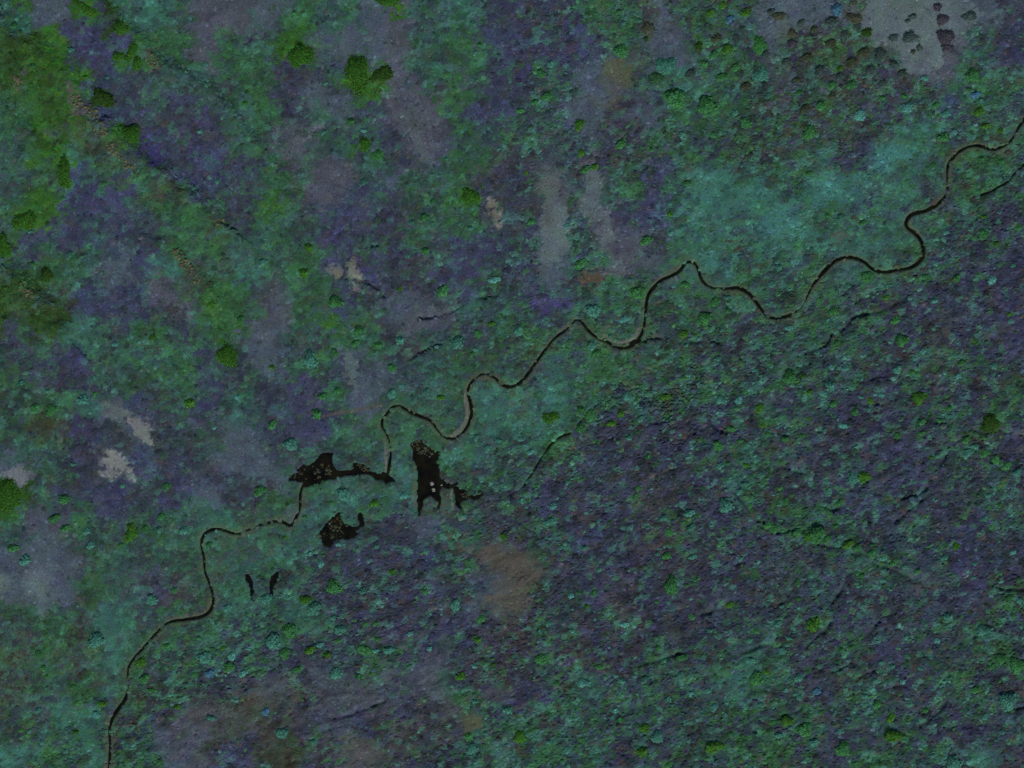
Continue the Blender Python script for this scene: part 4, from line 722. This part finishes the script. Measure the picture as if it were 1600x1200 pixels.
# leave room for the single shrubs and thickets
T = np.array(taken); occ = np.zeros((170, 130), object)
from collections import defaultdict as dd
bins = dd(list)
for a_, b_, c_ in taken:
    for u in range(int((a_ - c_) // 20), int((a_ + c_) // 20) + 1):
        for v in range(int((b_ - c_) // 20), int((b_ + c_) // 20) + 1): bins[(u, v)].append((a_, b_, c_ * .8))
for k in np.nonzero(keep)[0]:
    for a_, b_, c_ in bins.get((int(px[k] // 20), int(py[k] // 20)), ()):
        if (px[k] - a_) ** 2 + (py[k] - b_) ** 2 < c_ * c_: keep[k] = False; break
px, py = px[keep], py[keep]; n_ = len(px)
jx, jy = px + rng.normal(0, 4, n_), py + rng.normal(0, 4, n_)
i, j = idx_at(jx - 800, 600 - jy); wet = (PMb[i, j] > .02) | (chan[i, j] > .02); jx[wet] = px[wet]; jy[wet] = py[wet]
i, j = idx_at(px - 800, 600 - py); col = CC[i, j].copy(); rough = RR[i, j]
u = rng.random(n_); se = RUG[i, j]
tealc, grnc, purc, brnc = (lin(c) / GAIN for c in ((60, 110, 94), (50, 98, 52), (58, 54, 86), (72, 58, 48)))
bluish = col[:, 2] > col[:, 1] * .98
for cc, lo, hi, wgt in ((tealc, .0, .03, .6), (grnc, .03, .055, .6), (purc, .055, .11, .4), (brnc, .11, .13, .4)):
    m = (u >= lo) & (u < hi) & (rough > .55); wv = wgt * (.15 + .85 * se[m])[:, None] * (1 - ll[i[m], j[m]])[:, None]
    col[m] = col[m] * (1 - wv) + cc * wv
col *= (1.04 + .22 * rng.normal(0, 1, n_))[:, None].clip(.55, 1.75)
r = np.clip(2.35 * np.exp(.36 * rng.normal(0, 1, n_)), 1.0, 4.4) * (.75 + .35 * rough); hg = np.clip(r, 0, 4) * (.04 + .36 * rough * (.22 + .78 * se)) * (.6 + .8 * rng.random(n_))
green = (col[:, 1] > col[:, 2] * 1.05)
mounds('dwarf_birch_scrub', 'countless low green and teal bushes carpeting the plain', 'scrub', px[green], py[green], r[green], hg[green], col[green], 41)
mounds('heath', 'countless low purple and grey heath tufts between the bushes', 'heath', px[~green], py[~green], r[~green], hg[~green], col[~green], 42)
# sedge standing in the shallow ponds
sx = []; 
for k, (cx, cy, rx_, ry_, n_) in enumerate(((505,728,20,16,260),(480,742,22,10,130),(580,724,22,14,200),(560,738,30,8,60),(658,698,16,12,150),(672,700,10,14,60),(530,812,24,18,240),(548,808,18,14,120),(522,835,20,10,50),(738,770,14,10,50),(725,775,10,14,40),(705,755,10,6,24),(668,790,14,6,70))):
    t = rng.random(n_) * 6.28; rr = np.sqrt(rng.random(n_)); sx.append(np.stack([cx + rx_ * rr * np.cos(t), cy + ry_ * rr * np.sin(t)], -1))
sx = np.vstack(sx); i, j = idx_at(sx[:, 0] - 800, 600 - sx[:, 1]); sx = sx[(PMb[i, j] > .3) & (fbm(sx[:, 0], sx[:, 1], 9, 191, 2) > -.06)]; n_ = len(sx)
sc = np.array([lin((58, 52, 34)), lin((46, 66, 52)), lin((76, 82, 74)), lin((40, 36, 22))])[rng.choice(4, n_, p=[.45, .3, .07, .18])] / GAIN
sr = .5 + 1.9 * rng.random(n_) ** 2.5
mounds('sedge', 'brown and green sedge tufts standing in the dark ponds', 'sedge', sx[:, 0], sx[:, 1], sr, sr * .5, sc, 43, z=WATER_Z + .1)
print('objects', len(bpy.data.objects), 'shrubs', len(shrubs), cnt)
